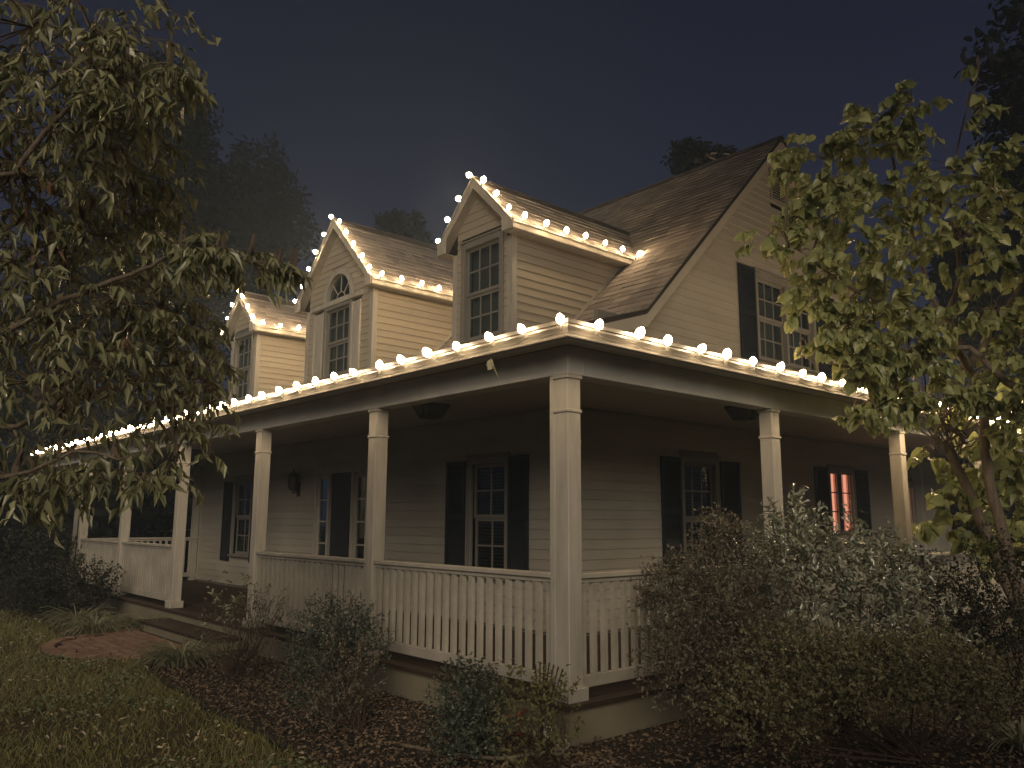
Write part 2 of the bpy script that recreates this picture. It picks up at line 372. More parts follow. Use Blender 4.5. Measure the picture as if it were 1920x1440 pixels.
def window(F, u0, u1, z0, z1, parent, cols=3, rows=2, casing=.085, mid=None, blinds=False, lit=False, split=1, glare=False, name='window', depth=.10, sill=True):
    """casing outside u0..u1/z0..z1 opening; sash bars, panes, interior"""
    b = MB(); c = casing
    F.box(b, u0 - c, u0, z0 - .02, z1 + c, -depth, .034); F.box(b, u1, u1 + c, z0 - .02, z1 + c, -depth, .034)
    F.box(b, u0, u1, z1, z1 + c * 1.15, -depth, .036); F.box(b, u0 - c - .02, u1 + c + .02, z1 + c * 1.15, z1 + c * 1.15 + .03, 0, .055)
    F.box(b, u0 - c - .02, u1 + c + .02, z0 - .055, z0 - .021, -depth, .06)
    wn = b.build(name, 'sash', parent, bevel=.004)
    n = .0
    uw = (u1 - u0) / split; m_ = .022
    for s in range(split):
        a, e_ = u0 + s * uw + (.03 if s else 0), u0 + (s + 1) * uw - (.03 if s < split - 1 else 0)
        if s:
            b = MB(); F.box(b, u0 + s * uw - .03, u0 + s * uw + .03, z0, z1, -depth, .022); b.build('mullion', 'sash', wn)
        zm = mid if mid else (z0 + z1) / 2
        for (q0, q1, nn) in ((z0, zm, -.055), (zm, z1, -.03)) if rows else ():
            b = MB()
            F.box(b, a, a + .04, q0, q1, nn - .03, nn); F.box(b, e_ - .04, e_, q0, q1, nn - .03, nn)
            F.box(b, a + .04, e_ - .04, q0, q0 + .045, nn - .03, nn); F.box(b, a + .04, e_ - .04, q1 - .04, q1, nn - .03, nn)
            b.build('sash', 'sash', wn)
            cw = (e_ - a - .08) / cols; rh = (q1 - q0 - .085) / rows
            for i in range(1, cols):
                b = MB(); F.box(b, a + .04 + i * cw - m_ / 2, a + .04 + i * cw + m_ / 2, q0 + .045, q1 - .04, nn - .022, nn - .004); b.build('muntin', 'sash', wn)
            for j in range(1, rows):
                b = MB(); F.box(b, a + .04, e_ - .04, q0 + .045 + j * rh - m_ / 2, q0 + .045 + j * rh + m_ / 2, nn - .0215, nn - .0035); b.build('muntin', 'sash', wn)
            for i in range(cols):
                for j in range(rows):
                    ua = a + .04 + i * cw; za = q0 + .045 + j * rh; t = rng.uniform(-.0015, .0015, 4)
                    b = MB(); b.hexa([F.p(ua, za, nn - .018 + t[0]), F.p(ua + cw, za, nn - .018 + t[1]), F.p(ua + cw, za, nn - .014 + t[1]), F.p(ua, za, nn - .014 + t[0]),
                                      F.p(ua, za + rh, nn - .018 + t[2]), F.p(ua + cw, za + rh, nn - .018 + t[3]), F.p(ua + cw, za + rh, nn - .014 + t[3]), F.p(ua, za + rh, nn - .014 + t[2])])
                    b.build('pane', 'glass', wn)
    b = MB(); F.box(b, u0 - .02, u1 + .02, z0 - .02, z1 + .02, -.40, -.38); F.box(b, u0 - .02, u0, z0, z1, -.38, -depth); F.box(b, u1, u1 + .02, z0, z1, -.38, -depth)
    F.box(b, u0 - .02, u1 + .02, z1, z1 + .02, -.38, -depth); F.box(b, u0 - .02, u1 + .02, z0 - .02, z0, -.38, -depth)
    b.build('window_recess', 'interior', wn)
    if glare:  # pale curtain added to stand in for veiling glare on these panes
        b = MB(); k = 9
        for i in range(k):
            a, c = u0 + (u1 - u0) * i / k, u0 + (u1 - u0) * (i + 1) / k; n0, n1 = (-.20, -.17) if i % 2 else (-.17, -.20)
            b.hexa([F.p(a, z0, n0 - .004), F.p(c, z0, n1 - .004), F.p(c, z0, n1), F.p(a, z0, n0), F.p(a, z1, n0 - .004), F.p(c, z1, n1 - .004), F.p(c, z1, n1), F.p(a, z1, n0)])
        b.build('glare_curtain', 'blind', wn)
    if blinds:
        z = z0 + .03; b = MB()
        while z < z1 - .02:
            b.hexa([F.p(u0 + .02, z, -.125), F.p(u1 - .02, z, -.125), F.p(u1 - .02, z + .012, -.10), F.p(u0 + .02, z + .012, -.10),
                    F.p(u0 + .02, z + .003, -.126), F.p(u1 - .02, z + .003, -.126), F.p(u1 - .02, z + .015, -.101), F.p(u0 + .02, z + .015, -.101)]); z += .043
        b.build('blind', 'blind', wn)
    return wn

def shutter(F, u0, u1, z0, z1, parent):
    b = MB(); n0 = .022
    F.box(b, u0, u0 + .05, z0, z1, n0, n0 + .03); F.box(b, u1 - .05, u1, z0, z1, n0, n0 + .03)
    zm = (z0 + z1) / 2
    for (a, c) in ((z0, z0 + .08), (zm - .04, zm + .04), (z1 - .06, z1)): F.box(b, u0 + .05, u1 - .05, a, c, n0, n0 + .028)
    s = b.build('shutter', 'shutter', parent)
    for (a, c) in ((z0 + .08, zm - .04), (zm + .04, z1 - .06)):
        z = a
        while z < c - .01:
            q = MB(); zt = min(z + .045, c)
            q.hexa([F.p(u0 + .05, z, n0 + .012), F.p(u1 - .05, z, n0 + .012), F.p(u1 - .05, z, n0 + .024), F.p(u0 + .05, z, n0 + .024),
                    F.p(u0 + .05, zt, n0 + .002), F.p(u1 - .05, zt, n0 + .002), F.p(u1 - .05, zt, n0 + .010), F.p(u0 + .05, zt, n0 + .010)])
            q.build('louver', 'shutter', s); z += .045

FW = Fr((0, D, 0), (1, 0, 0), (0, -1, 0))
SW = Fr((-D, 0, 0), (0, 1, 0), (1, 0, 0))
# openings: (u0,u1,z0,z1)
W1 = (-4.14, -3.46, .62, 2.03); W0 = (-11.79, -11.02, .62, 2.03); DOOR = (-8.44, -6.70, 0, 2.06)
hf = [(a - .08, c + .08, z0 - .04, z1 + .11) for (a, c, z0, z1) in (W1, W0)] + [(DOOR[0], DOOR[1], -.1, 2.14)]
wall(FW, 0.02, 2.655, lambda z: (-13.58, -2.45), hf, house)
WA = (4.655, 5.385, .62, 2.09); WB = (8.70, 9.50, 1.15, 2.11); WC = (11.15, 11.95, 1.02, 1.96)
hs = [(a - .08, c + .08, z0 - .04, z1 + .11) for (a, c, z0, z1) in (WA, WB, WC)]
wall(SW, 0.02, 2.655, lambda z: (2.45, 13.62), hs, house)
for (x0, x1, y0, y1) in ((-2.46, -2.374, 2.374, 2.46), (-13.64, -13.56, 2.374, 2.46), (-2.46, -2.374, 13.6, 13.7), (-2.45, -2.370, 12.35, 12.47)):
    b = MB(); b.box(x0, x1, y0, y1, 0, 2.655); b.build('corner_board', 'trim', house)
# sheathing behind the boards with the openings left free
def sheath(F, u0, u1, z0, z1, holes, n=-.012):
    us = sorted(set([u0, u1] + [h for H in holes for h in H[:2]])); zs = sorted(set([z0, z1] + [h for H in holes for h in H[2:] if z0 < h < z1])); b = MB()
    for a, c in zip(us, us[1:]):
        for p_, q_ in zip(zs, zs[1:]):
            um, zm = (a + c) / 2, (p_ + q_) / 2
            if any(H[0] < um < H[1] and H[2] < zm < H[3] for H in holes): continue
            F.box(b, a, c, p_, q_, n - .06, n)
    return b
sheath(FW, -13.58, -2.45, -.02, 2.65, [(a, c, z0, z1) for (a, c, z0, z1) in (W1, W0)] + [DOOR]).build('wall_sheathing', 'wallback', house)
sheath(SW, 2.45, 13.6, -.02, 2.65, [WA, WB, WC]).build('wall_sheathing', 'wallback', house)
window(FW, *W1, house, cols=2, rows=2, mid=1.33, blinds=True); shutter(FW, -4.665, -4.255, .58, 2.085, house); shutter(FW, -3.375, -3.01, .58, 2.105, house)
window(FW, *W0, house, cols=2, rows=2, mid=1.33, blinds=True); shutter(FW, -12.30, -11.895, .47, 2.05, house); shutter(FW, -10.91, -10.5, .47, 2.05, house)
window(SW, *WA, house, cols=3, rows=2, mid=1.325, blinds=True); shutter(SW, 4.147, 4.562, .70, 2.15, house); shutter(SW, 5.50, 5.962, .70, 2.15, house)
shutter(SW, 8.165, 8.605, 1.05, 2.20, house); shutter(SW, 9.61, 10.05, 1.05, 2.21, house)
def lit_window(U):
    u0, u1, z0, z1 = U
    wn = window(SW, u0, u1, z0, z1, house, rows=0, casing=.075)
    um = (u0 + u1) / 2
    b = MB(); SW.box(b, um - .06, um + .06, z0, z1, -.06, -.015); b.build('mullion', 'door', wn)
    for (a, c) in ((u0, um - .06), (um + .06, u1)):
        b = MB(); SW.box(b, a, c, z0, z1, -.05, -.046); b.build('pane', 'glass', wn)
        b = MB(); SW.box(b, a, a + .02, z0, z1, -.045, -.02); SW.box(b, c - .02, c, z0, z1, -.045, -.02); b.build('sash', 'trim', wn)
        for q in (1, 2):
            zq = z0 + (z1 - z0) * q / 3; b = MB(); SW.box(b, a, c, zq - .009, zq + .009, -.044, -.024); b.build('muntin', 'door', wn)
        n = 6
        for i in range(n):      # curtain folds
            x0 = a + (c - a) * i / n; x1 = a + (c - a) * (i + .72 + .25 * rng.random()) / n; b = MB()
            b.hexa([SW.p(x0, z0, -.085), SW.p(x1, z0, -.070), SW.p(x1, z0, -.066), SW.p(x0, z0, -.081), SW.p(x0, z1, -.085), SW.p(x1, z1, -.070), SW.p(x1, z1, -.066), SW.p(x0, z1, -.081)])
            b.build('curtain_fold', 'curtain' if i % 3 != 2 else 'curtain2', wn)
lit_window(WB); lit_window(WC)

# front door with sidelights
u0, u1, _, zt = DOOR
b = MB()
for (a, c, p_, q_) in ((u0, u0 + .06, 0, zt), (u1 - .06, u1, 0, zt), (u0, u1, zt, zt + .09), (-7.98, -7.925, 0, zt), (-7.215, -7.16, 0, zt)): FW.box(b, a, c, p_, q_, -.1, .035)
FW.box(b, u0 - .03, u1 + .03, zt + .09, zt + .12, -.02, .06)
dr = b.build('front_door', 'trim', house, bevel=.004)
b = MB(); FW.box(b, -7.925, -7.215, .02, zt, -.07, -.02); b.build('door_leaf', 'door', dr)
b = MB(); FW.box(b, -7.82, -7.32, .30, 1.92, -.0195, -.012); b.build('door_glass', 'door', dr)
b = MB(); b.tube([FW.p(-7.28, .92, -.02), FW.p(-7.28, .92, .04), FW.p(-7.28, 1.06, .04), FW.p(-7.28, 1.06, -.02)], .009, 6); b.build('door_handle', 'iron', dr)
for (a, c) in ((u0 + .06, -7.98), (-7.16, u1 - .06)):
    b = MB(); FW.box(b, a, c, 0, .55, -.06, -.02); FW.box(b, a, a + .05, .55, zt, -.06, -.02); FW.box(b, c - .05, c, .55, zt, -.06, -.02); FW.box(b, a + .05, c - .05, zt - .06, zt, -.06, -.02); b.build('sidelight', 'trim', dr)
    for j in range(4):
        z0 = .56 + j * .36; b = MB(); FW.box(b, a + .05, c - .05, z0, z0 + .335, -.045, -.04); b.build('pane', 'glass', dr)
        b = MB(); FW.box(b, a + .05, c - .05, z0 + .335, z0 + .36, -.055, -.03); b.build('muntin', 'trim', dr)
b = MB(); FW.box(b, u0, u1, 0, zt, -.40, -.38); b.build('door_recess', 'interior', dr)

# ------------------------------------------------------------------ main roof
EZ = 2.70; LS = .3315; KY, KZ = 3.73, 4.02; SS = .9915; RY, RZ = 7.40, 7.66
def low_z(y): return EZ + LS * (y + .31)
def steep_z(y): return KZ + SS * (y - KY)
def roof_y(z): return KY + (z - KZ) / SS if z > KZ else -.31 + (z - EZ) / LS
XR, XL = -2.2, -13.8
def slab(b, quad, t=.05): b.prism([Vector(q) for q in quad], (0, 0, -t))
b = MB()
KB = 2 * RY - KY
slab(b, [(XL, KY, KZ), (XR, KY, KZ), (XR, RY, RZ), (XL, RY, RZ)]); slab(b, [(XL, RY, RZ), (XR, RY, RZ), (XR, KB, KZ), (XL, KB, KZ)])
slab(b, [(XL, 2.2, low_z(2.2)), (XR, 2.2, low_z(2.2)), (XR, KY, KZ), (XL, KY, KZ)]); slab(b, [(XL, KB, KZ), (XR, KB, KZ), (XR, 12.6, low_z(2.2)), (XL, 12.6, low_z(2.2))])
main_roof = b.build('roof', 'roofdeck', house)
b = MB(); hz = low_z(2.2)
slab(b, [(-16.31, -.31, EZ), (.31, -.31, EZ), (-2.2, 2.2, hz), (-13.8, 2.2, hz)], .03)
slab(b, [(.31, -.31, EZ), (.31, 15.1, EZ), (-2.2, 12.6, hz), (-2.2, 2.2, hz)], .03)
slab(b, [(-16.31, 15.1, EZ), (-16.31, -.31, EZ), (-13.8, 2.2, hz), (-13.8, 12.6, hz)], .03)
slab(b, [(-13.8, 12.6, hz), (-2.2, 12.6, hz), (.31, 15.1, EZ), (-16.31, 15.1, EZ)], .03)
b.add([(-13.8, 2.2, hz), (-2.2, 2.2, hz), (-2.4, 2.4, hz + .03), (-13.8, 2.4, hz + .03)], [(0, 1, 2, 3)])
b.build('porch_roof', 'roofdeck', house)
b = MB()  # gable rakes: dark drip edge over a pale board
prof = [(2.2, low_z(2.2)), (KY, KZ), (RY, RZ), (KB, KZ), (12.6, low_z(2.2))]
rk = MB()
for (ya, za), (yb, zb) in zip(prof, prof[1:]):
    b.prism([(XR, ya, za - .028), (XR, yb, zb - .028), (XR, yb, zb + .016), (XR, ya, za + .016)], (.022, 0, 0))
    rk.prism([(XR - .025, ya, za - .22), (XR - .025, yb, zb - .22), (XR - .025, yb, zb - .052), (XR - .025, ya, za - .052)], (.022, 0, 0))
    rk.prism([(XR - .026, ya, za - .08), (XR - .026, yb, zb - .08), (XR - .026, yb, zb - .056), (XR - .026, ya, za - .056)], (-.17, 0, 0))
b.build('drip_edge', 'drip', house); rk.build('rake_board', 'siding', house)
b = MB(); b.prism([(XL, RY - .13, RZ - .10), (XL, RY + .13, RZ - .10), (XL, RY, RZ + .035)], (XR - XL, 0, 0)); b.build('ridge_cap', 'roofdeck', house)

# gable wall
def gab(z):
    z += .06
    if z < KZ: y = -.31 + (z - EZ) / LS
    else: y = KY + (z - KZ) / SS
    y = max(2.45, y + .02); return (y, 2 * RY - y)
UP = (6.72, 8.43, 3.84, 5.13); VT = (7.30, 7.70, 6.62, 7.13)
hg = [(UP[0] - .08, UP[1] + .08, UP[2] - .04, UP[3] + .11), (VT[0] - .05, VT[1] + .05, VT[2] - .05, VT[3] + .05)]
wall(SW, 3.50, 7.56, gab, hg, house)
b = MB(); zz = 3.4
poly = [(-D - .012, gab(3.4)[0], 3.4), (-D - .012, gab(3.4)[1], 3.4), (-D - .012, gab(KZ)[1], KZ), (-D - .012, RY, RZ - .1), (-D - .012, gab(KZ)[0], KZ)]
sheath(SW, 3.0, 11.8, 3.4, 3.95, [UP]).build('wall_sheathing', 'wallback', house)
b.prism([(-D - .6, gab(3.4)[0], 3.4), (-D - .6, gab(3.4)[1], 3.4), (-D - .6, gab(KZ)[1], KZ), (-D - .6, RY, RZ - .1), (-D - .6, gab(KZ)[0], KZ)], (-.02, 0, 0)); b.build('inner_wall', 'interior', house)
window(SW, *UP, house, cols=3, rows=2, casing=.085, mid=4.49, split=2, glare=True)
shutter(SW, 6.17, 6.62, 3.75, 5.235, house); shutter(SW, 8.535, 8.985, 3.75, 5.235, house)
b = MB(); SW.box(b, VT[0] - .05, VT[0], VT[2] - .05, VT[3] + .05, -.05, .035); SW.box(b, VT[1], VT[1] + .05, VT[2] - .05, VT[3] + .05, -.05, .035)
SW.box(b, VT[0], VT[1], VT[3], VT[3] + .05, -.05, .035); SW.box(b, VT[0], VT[1], VT[2] - .05, VT[2], -.05, .035)
vt = b.build('gable_vent', 'pale', house)
b = MB(); SW.box(b, VT[0], VT[1], VT[2], VT[3], -.06, -.05); b.build('vent_back', 'interior', vt)
for j in range(11):
    z0 = VT[2] + j * .0464; b = MB()
    b.hexa([SW.p(VT[0], z0, .005), SW.p(VT[1], z0, .005), SW.p(VT[1], z0, .022), SW.p(VT[0], z0, .022), SW.p(VT[0], z0 + .026, -.03), SW.p(VT[1], z0 + .026, -.03), SW.p(VT[1], z0 + .026, -.015), SW.p(VT[0], z0 + .026, -.015)])
    b.build('slat', 'pale', vt)

# ------------------------------------------------------------------ shingles (collected, the largest in view become single parts)
SH = []
def shingle_plane(owner, p0, u, v, courses):
    """p0 eave point, u along the course, v up the slope; courses: list of (s0,s1) extents per course"""
    u = Vector(u).normalized(); v = Vector(v).normalized(); n = u.cross(v)
    if n.z < 0: n = -n
    ex = .142
    for i, (a, c) in enumerate(courses):
        s = a - random.random() * .2
        while s < c:
            wdt = random.choice((.16, .20, .25, .30, .33)); e0, e1 = max(s, a), min(s + wdt, c)
            if e1 - e0 > .03:
                t = random.choice((.006, .008, .014)); SH.append((owner, p0 + u * e0 + v * (i * ex - random.choice((0, .0, .012))) + n * .012, u, v, n, e1 - e0 - .004, ex + .02, t))
            s += wdt
def shingle_basis():
    b = MB(); b.hexa([(0, 0, .0), (1, 0, .0), (1, 1, -.012), (0, 1, -.012), (0, 0, 1), (1, 0, 1), (1, 1, .0), (0, 1, .0)]); return b
nco = int(math.hypot(RY - KY, RZ - KZ) / .142)
vv = Vector((0, RY - KY, RZ - KZ)).normalized()
shingle_plane(main_roof, Vector((XR, KY, KZ)), (-1, 0, 0), vv, [(0, 7.5)] * (nco + 1))
vl = Vector((0, KY - 2.2, KZ - hz)).normalized()
shingle_plane(main_roof, Vector((XR, 2.2, hz)), (-1, 0, 0), vl, [(0, 1.6)] * 12)

# ------------------------------------------------------------------ dormers
YF, YE = 2.64, 2.47                 # wall face and rake face
def dormer(xc, hw, big):
    """hw: half width of the wall; eave overhang .185; 45 degree gable"""
    ov = .185; he = hw + ov; ze = 5.30; zp = ze + he * 1.02          # top of fascia, ridge
    slope = 1.02
    yb = roof_y(zp) + .1
    F = Fr((xc, YF, 0), (1, 0, 0), (0, -1, 0)); FS = Fr((xc + hw, 0, 0), (0, 1, 0), (1, 0, 0))
    b = MB(); zw = ze - .06
    # body set back behind the facing boards
    def pz(x): return ze + (he - abs(x)) * slope - .06
    b.prism([(xc - hw + .02, YF + .14, 3.5), (xc + hw - .02, YF + .14, 3.5), (xc + hw - .02, YF + .14, zw), (xc, YF + .14, zp - .12), (xc - hw + .02, YF + .14, zw)], (0, yb - YF - .14, 0))
    dm = b.build('dormer', 'wallback', house)
    # roof slabs
    r_ = MB()
    ye = roof_y(ze)
    for s in (-1, 1):
        r_.prism([(xc + s * he, YE, ze), (xc, YE, zp), (xc, roof_y(zp) + .05, zp), (xc + s * he, ye + .05, ze)], (0, 0, -.05))
    rf = r_.build('dormer_roof', 'roofdeck', dm)
    L = he * math.hypot(1, slope); n = int(L / .142) + 1
    vs = Vector((-1, 0, slope)).normalized(); co = []
    for i in range(n):
        z = ze + min(i * .142, L) * vs.z; co.append((0, roof_y(z) - YE + .05))
    shingle_plane(dm, Vector((xc + he, YE, ze)), (0, 1, 0), vs, co)
    b = MB(); b.prism([(xc - .13, YE - .005, zp - .10), (xc + .13, YE - .005, zp - .10), (xc, YE - .005, zp + .035)], (0, roof_y(zp) - YE + .05, 0)); b.build('ridge_cap', 'roofdeck', dm)
    # eave fascia / gutter board and soffit on both sides
    for s in (-1, 1):
        x0, x1 = sorted((xc + s * he, xc + s * (he + .022)))
        b = MB(); b.box(x0, x1, YE, roof_y(ze - .1) + .1, ze - .112, ze - .004)
        x0, x1 = sorted((xc + s * (he + .0225), xc + s * (he + .034))); b.box(x0, x1, YE, roof_y(ze - .1) + .1, ze - .03, ze - .002)
        b.build('eave_fascia', 'trim', dm)
        x0, x1 = sorted((xc + s * hw, xc + s * he)); b = MB(); b.box(x0, x1, YE + .02, roof_y(ze - .1), ze - .125, ze - .113); b.build('eave_soffit', 'trim', dm)
    # rake boards, rake soffit, eave returns
    for s in (-1, 1):
        b = MB(); tx = xc + s * he
        b.prism([(tx, YE - .022, ze - .115), (tx, YE - .022, ze + .012), (xc, YE - .022, zp + .012), (xc, YE - .022, zp - .145)], (0, .022, 0))
        b.prism([(xc + s * (he - .19), YE - .021, ze - .12), (tx, YE - .021, ze - .12), (tx, YE - .021, ze - .11), (xc + s * (he - .20), YE - .021, ze + .08)], (0, .021, 0))
        b.build('rake_board', 'trim', dm)
        b = MB(); b.prism([(tx, YE - .034, ze + .010), (tx, YE - .034, ze + .030), (xc, YE - .034, zp + .030), (xc, YE - .034, zp + .010)], (0, .05, 0)); b.build('drip_edge', 'trim', dm)
        b = MB(); b.prism([(tx, YE + .001, ze - .02), (xc, YE + .001, zp - .07), (xc, YE + .001, zp - .10), (xc + s * hw, YE + .001, ze + .185 * slope - .10), (xc + s * hw, YE + .001, ze - .125), (tx, YE + .001, ze - .125)], (0, .018, 0)) if False else b.prism([(tx, YE + .001, ze - .052), (xc, YE + .001, zp - .058), (xc, YE + .001, zp - .075), (tx, YE + .001, ze - .07)], (0, YF - YE, 0))
        b.build('rake_soffit', 'trim', dm)
    # facing boards
    zb = 3.60
    if big:
        O = (-.44, .44, 3.85, 5.12)
        holes = [(-.88, .80, 3.7, 5.14), (-.60, .60, 5.1, 5.2)]
        holes += [(-.46, .46, 5.2, 5.58), (-.30, .30, 5.58, 5.74)]
    else:
        O = (-.375, .40, 3.85, 5.20)
        holes = [(O[0] - .09, O[1] + .09, 3.7, O[3] + .12)]
    def ends(z):
        t = min(hw, max(.0, he - (z + .07 - ze) / slope)) if z > ze - .2 else hw
        return (-t + (.0 if t < hw else .085), t - (.0 if t < hw else .085))
    wall(F, zb, zp - .16, ends, holes, dm, 'dsiding')
    for s in (-1, 1):
        b = MB(); x0, x1 = sorted((s * (hw + .004), s * (hw - .085))); F.box(b, x0, x1, zb, ze - .13, -.02, .026); b.build('corner_board', 'trim', dm)
    if big:
        wn = window(F, -.42, .42, 3.85, 5.06, dm, cols=3, rows=2, casing=.07, mid=4.43, depth=.12, glare=True)
        for (a, c) in ((-.86, -.50), (.50, .80)):
            b = MB(); F.box(b, a, c, 3.80, 5.06, -.02, .024); F.box(b, a, a + .05, 3.8, 5.06, .024, .045); F.box(b, c - .05, c, 3.8, 5.06, .024, .045); b.build('side_panel', 'trim', dm)
        b = MB(); F.box(b, -.92, .86, 5.125, 5.215, -.02, .06); b.build('window_header', 'trim', dm)
        # half-round light
        r0, r1 = .43, .515; N = 20; b = MB()
        for i in range(N):
            a, c = math.pi * i / N, math.pi * (i + 1) / N
            P4 = [(r0 * math.cos(a), r0 * math.sin(a)), (r1 * math.cos(a), r1 * math.sin(a)), (r1 * math.cos(c), r1 * math.sin(c)), (r0 * math.cos(c), r0 * math.sin(c))]
            b.prism([F.p(x, 5.215 + y * 1.08, -.1) for x, y in P4], F.n * .145)
        ar = b.build('arched_window', 'trim', dm)
        b = MB()
        xs_ = np.linspace(-.62, .62, 32)
        def az_(x): return 5.20 if abs(x) >= .505 else 5.21 + math.sqrt(max(0, .505 ** 2 - x * x)) * 1.08
        for xa, xb in zip(xs_, xs_[1:]): b.hexa([F.p(xa, az_(xa), -.02), F.p(xb, az_(xb), -.02), F.p(xb, az_(xb), -.003), F.p(xa, az_(xa), -.003), F.p(xa, 5.96, -.02), F.p(xb, 5.96, -.02), F.p(xb, 5.96, -.003), F.p(xa, 5.96, -.003)])
        b.build('arch_surround', 'dsiding', dm)
    # side boards (right side)
    def ends2(z): return (YF - .02 + .09, max(YF + .2, roof_y(z) + .03))
    wall(FS, zb + .05, ze - .125, ends2, [], dm, 'dsiding')
    b = MB(); FS.box(b, YF - .026, YF + .07, zb, ze - .126, 0, .024); b.build('corner_board', 'trim', dm)
    b = MB(); ya, yb2 = roof_y(3.75), roof_y(ze - .12)
    b.prism([FS.p(KY, KZ + .02, .02), FS.p(yb2, ze - .12, .02), FS.p(yb2, ze - .06, .02), FS.p(KY, KZ + .085, .02)], (.012, 0, 0)); b.build('flashing', 'trim', dm)
    # glass of the arch and interior
    if big:
        for i in range(4):
            a, c = math.pi * i / 4, math.pi * (i + 1) / 4; q = MB()
            arc = [a + (c - a) * j / 5 for j in range(6)]
            q.prism([F.p(.15 * math.cos(t), 5.215 + .15 * math.sin(t), -.05) for t in reversed(arc)] + [F.p(.43 * math.cos(t), 5.215 + .46 * math.sin(t), -.05) for t in arc], F.n * .004); q.build('pane', 'glass', dm)
        for i in (1, 2, 3):
            a = math.pi * i / 4; q = MB(); q.tube([F.p(.15 * math.cos(a), 5.215 + .15 * math.sin(a), -.03), F.p(.43 * math.cos(a), 5.215 + .46 * math.sin(a), -.03)], .011, 5); q.build('muntin', 'trim', dm)
        q = MB(); q.tube([F.p(.15 * math.cos(t), 5.215 + .15 * math.sin(t), -.03) for t in np.linspace(0, math.pi, 10)], .011, 5); q.build('muntin', 'trim', dm)
        q = MB(); F.box(q, -.46, .46, 5.2, 5.72, -.135, -.13); q.build('window_recess', 'interior', dm)
    else:
        window(F, O[0], O[1], O[2], O[3], dm, cols=3, rows=2, casing=.08, mid=4.50, depth=.12, glare=True)
    return dm
# windows of a dormer sit one level deeper than the limit allows, so their pieces hang from the dormer itself
_window = window
def window(F, u0, u1, z0, z1, parent, **k):
    wn = _window(F, u0, u1, z0, z1, parent, **k)
    if parent.parent is not None:
        for ch in list(wn.children):
            mb = ch.matrix_basis.copy(); ch.parent = parent; ch.matrix_basis = mb
    return wn
dormer(-12.38, .645, False); dormer(-8.335, 1.165, True); dormer(-4.28, .645, False)

# shingles: choose the 300 largest in the picture
me_sh = shingle_basis().mesh('shingle', 'shingle')
def px_area(s):
    o, p, u, v, n, wd, ln, t = s; c = p + u * wd / 2 + v * ln / 2; d = c - CAM; z = d.dot(C_F)
    if z < .1: return 0
    x = d.dot(C_R) / z * F_PX + 960; y = 720 - d.dot(C_U) / z * F_PX
    if not (-20 < x < 1940 and -20 < y < 1460): return 0
    if o is main_roof and c.x < -3.2 and c.y < 5: return 0.01
    return wd * ln * max(0, -d.normalized().dot(n)) / (z * z)
SH.sort(key=px_area, reverse=True)
rest = {}
for i, (o, p, u, v, n, wd, ln, t) in enumerate(SH):
    mw = Matrix(((u.x * wd, v.x * ln, n.x * t, p.x), (u.y * wd, v.y * ln, n.y * t, p.y), (u.z * wd, v.z * ln, n.z * t, p.z), (0, 0, 0, 1)))
    if i < 300: link('shingle', me_sh, o, mw)
    else:
        b = rest.setdefault(o, MB()); q = shingle_basis(); b.add([mw @ Vector(x) for x in q.v], q.f)
for o, b in rest.items(): b.build('shingles', 'shingle', o, 'stuff')

# ------------------------------------------------------------------ light fixtures
def lantern_ceiling(x, y, s, label):
    t = thing('ceiling_lantern', label, 'ceiling light', (x, y, 2.657), 'dark lanterns on the porch ceiling')
    b = MB(); z = 2.657; a, c = .16 * s, .10 * s
    b.box(x - a, x + a, y - a, y + a, z - .03, z - .001); b.box(x - c, x + c, y - c, y + c, z - .165, z - .15)
    for i in (-1, 1):
        for j in (-1, 1): b.tube([(x + i * (a - .01), y + j * (a - .01), z - .03), (x + i * (c - .006), y + j * (c - .006), z - .155)], .008, 4)
    for (i, j) in ((1, 0), (-1, 0), (0, 1), (0, -1)): b.tube([(x + i * (a - .01), y + j * (a - .01), z - .03), (x + i * (c - .004), y + j * (c - .004), z - .155)], .005, 4)
    b.build('lantern_frame', 'iron', t)
    b = MB(); a2, c2 = a - .02, c - .012
    b.hexa([(x - c2, y - c2, z - .149), (x + c2, y - c2, z - .149), (x + c2, y + c2, z - .149), (x - c2, y + c2, z - .149), (x - a2, y - a2, z - .031), (x + a2, y - a2, z - .031), (x + a2, y + a2, z - .031), (x - a2, y + a2, z - .031)])
    b.build('lantern_shade', 'frost', t)
lantern_ceiling(-3.45, 1.2, 1, 'dark tapered lantern on the porch ceiling before the shuttered front window')
lantern_ceiling(-1.0, 4.0, 1, 'dark tapered lantern on the side porch ceiling above the window with blinds')
lantern_ceiling(-12.0, 1.55, 1, 'dark tapered lantern on the far ceiling of the porch, beyond the steps')
t = thing('wall_lantern', 'black carriage lantern on the wall beside the front door', 'wall lamp', (-9.03, D, 1.94))
b = MB(); x, y = -9.03, D - .14
b.lathe([(.03, 1.80), (.075, 1.83), (.075, 1.845)], (x, y, 0), 6); b.lathe([(.105, 2.04), (.085, 2.075), (.03, 2.12), (.012, 2.17), (.004, 2.20)], (x, y, 0), 6)
for i in range(6): a = i * math.pi / 3; b.tube([(x + .072 * math.cos(a), y + .072 * math.sin(a), 1.84), (x + .095 * math.cos(a), y + .095 * math.sin(a), 2.045)], .006, 4)
b.tube([(x, D - .02, 1.78), (x, y - .0, 1.75), (x, y, 1.80)], .010, 5); b.box(x - .05, x + .05, D - .035, D - .021, 1.70, 1.95)
b.build('lantern_frame', 'iron', t)
b = MB(); b.lathe([(.066, 1.846), (.088, 2.038)], (x, y, 0), 6); b.build('lantern_glass', 'frost', t)

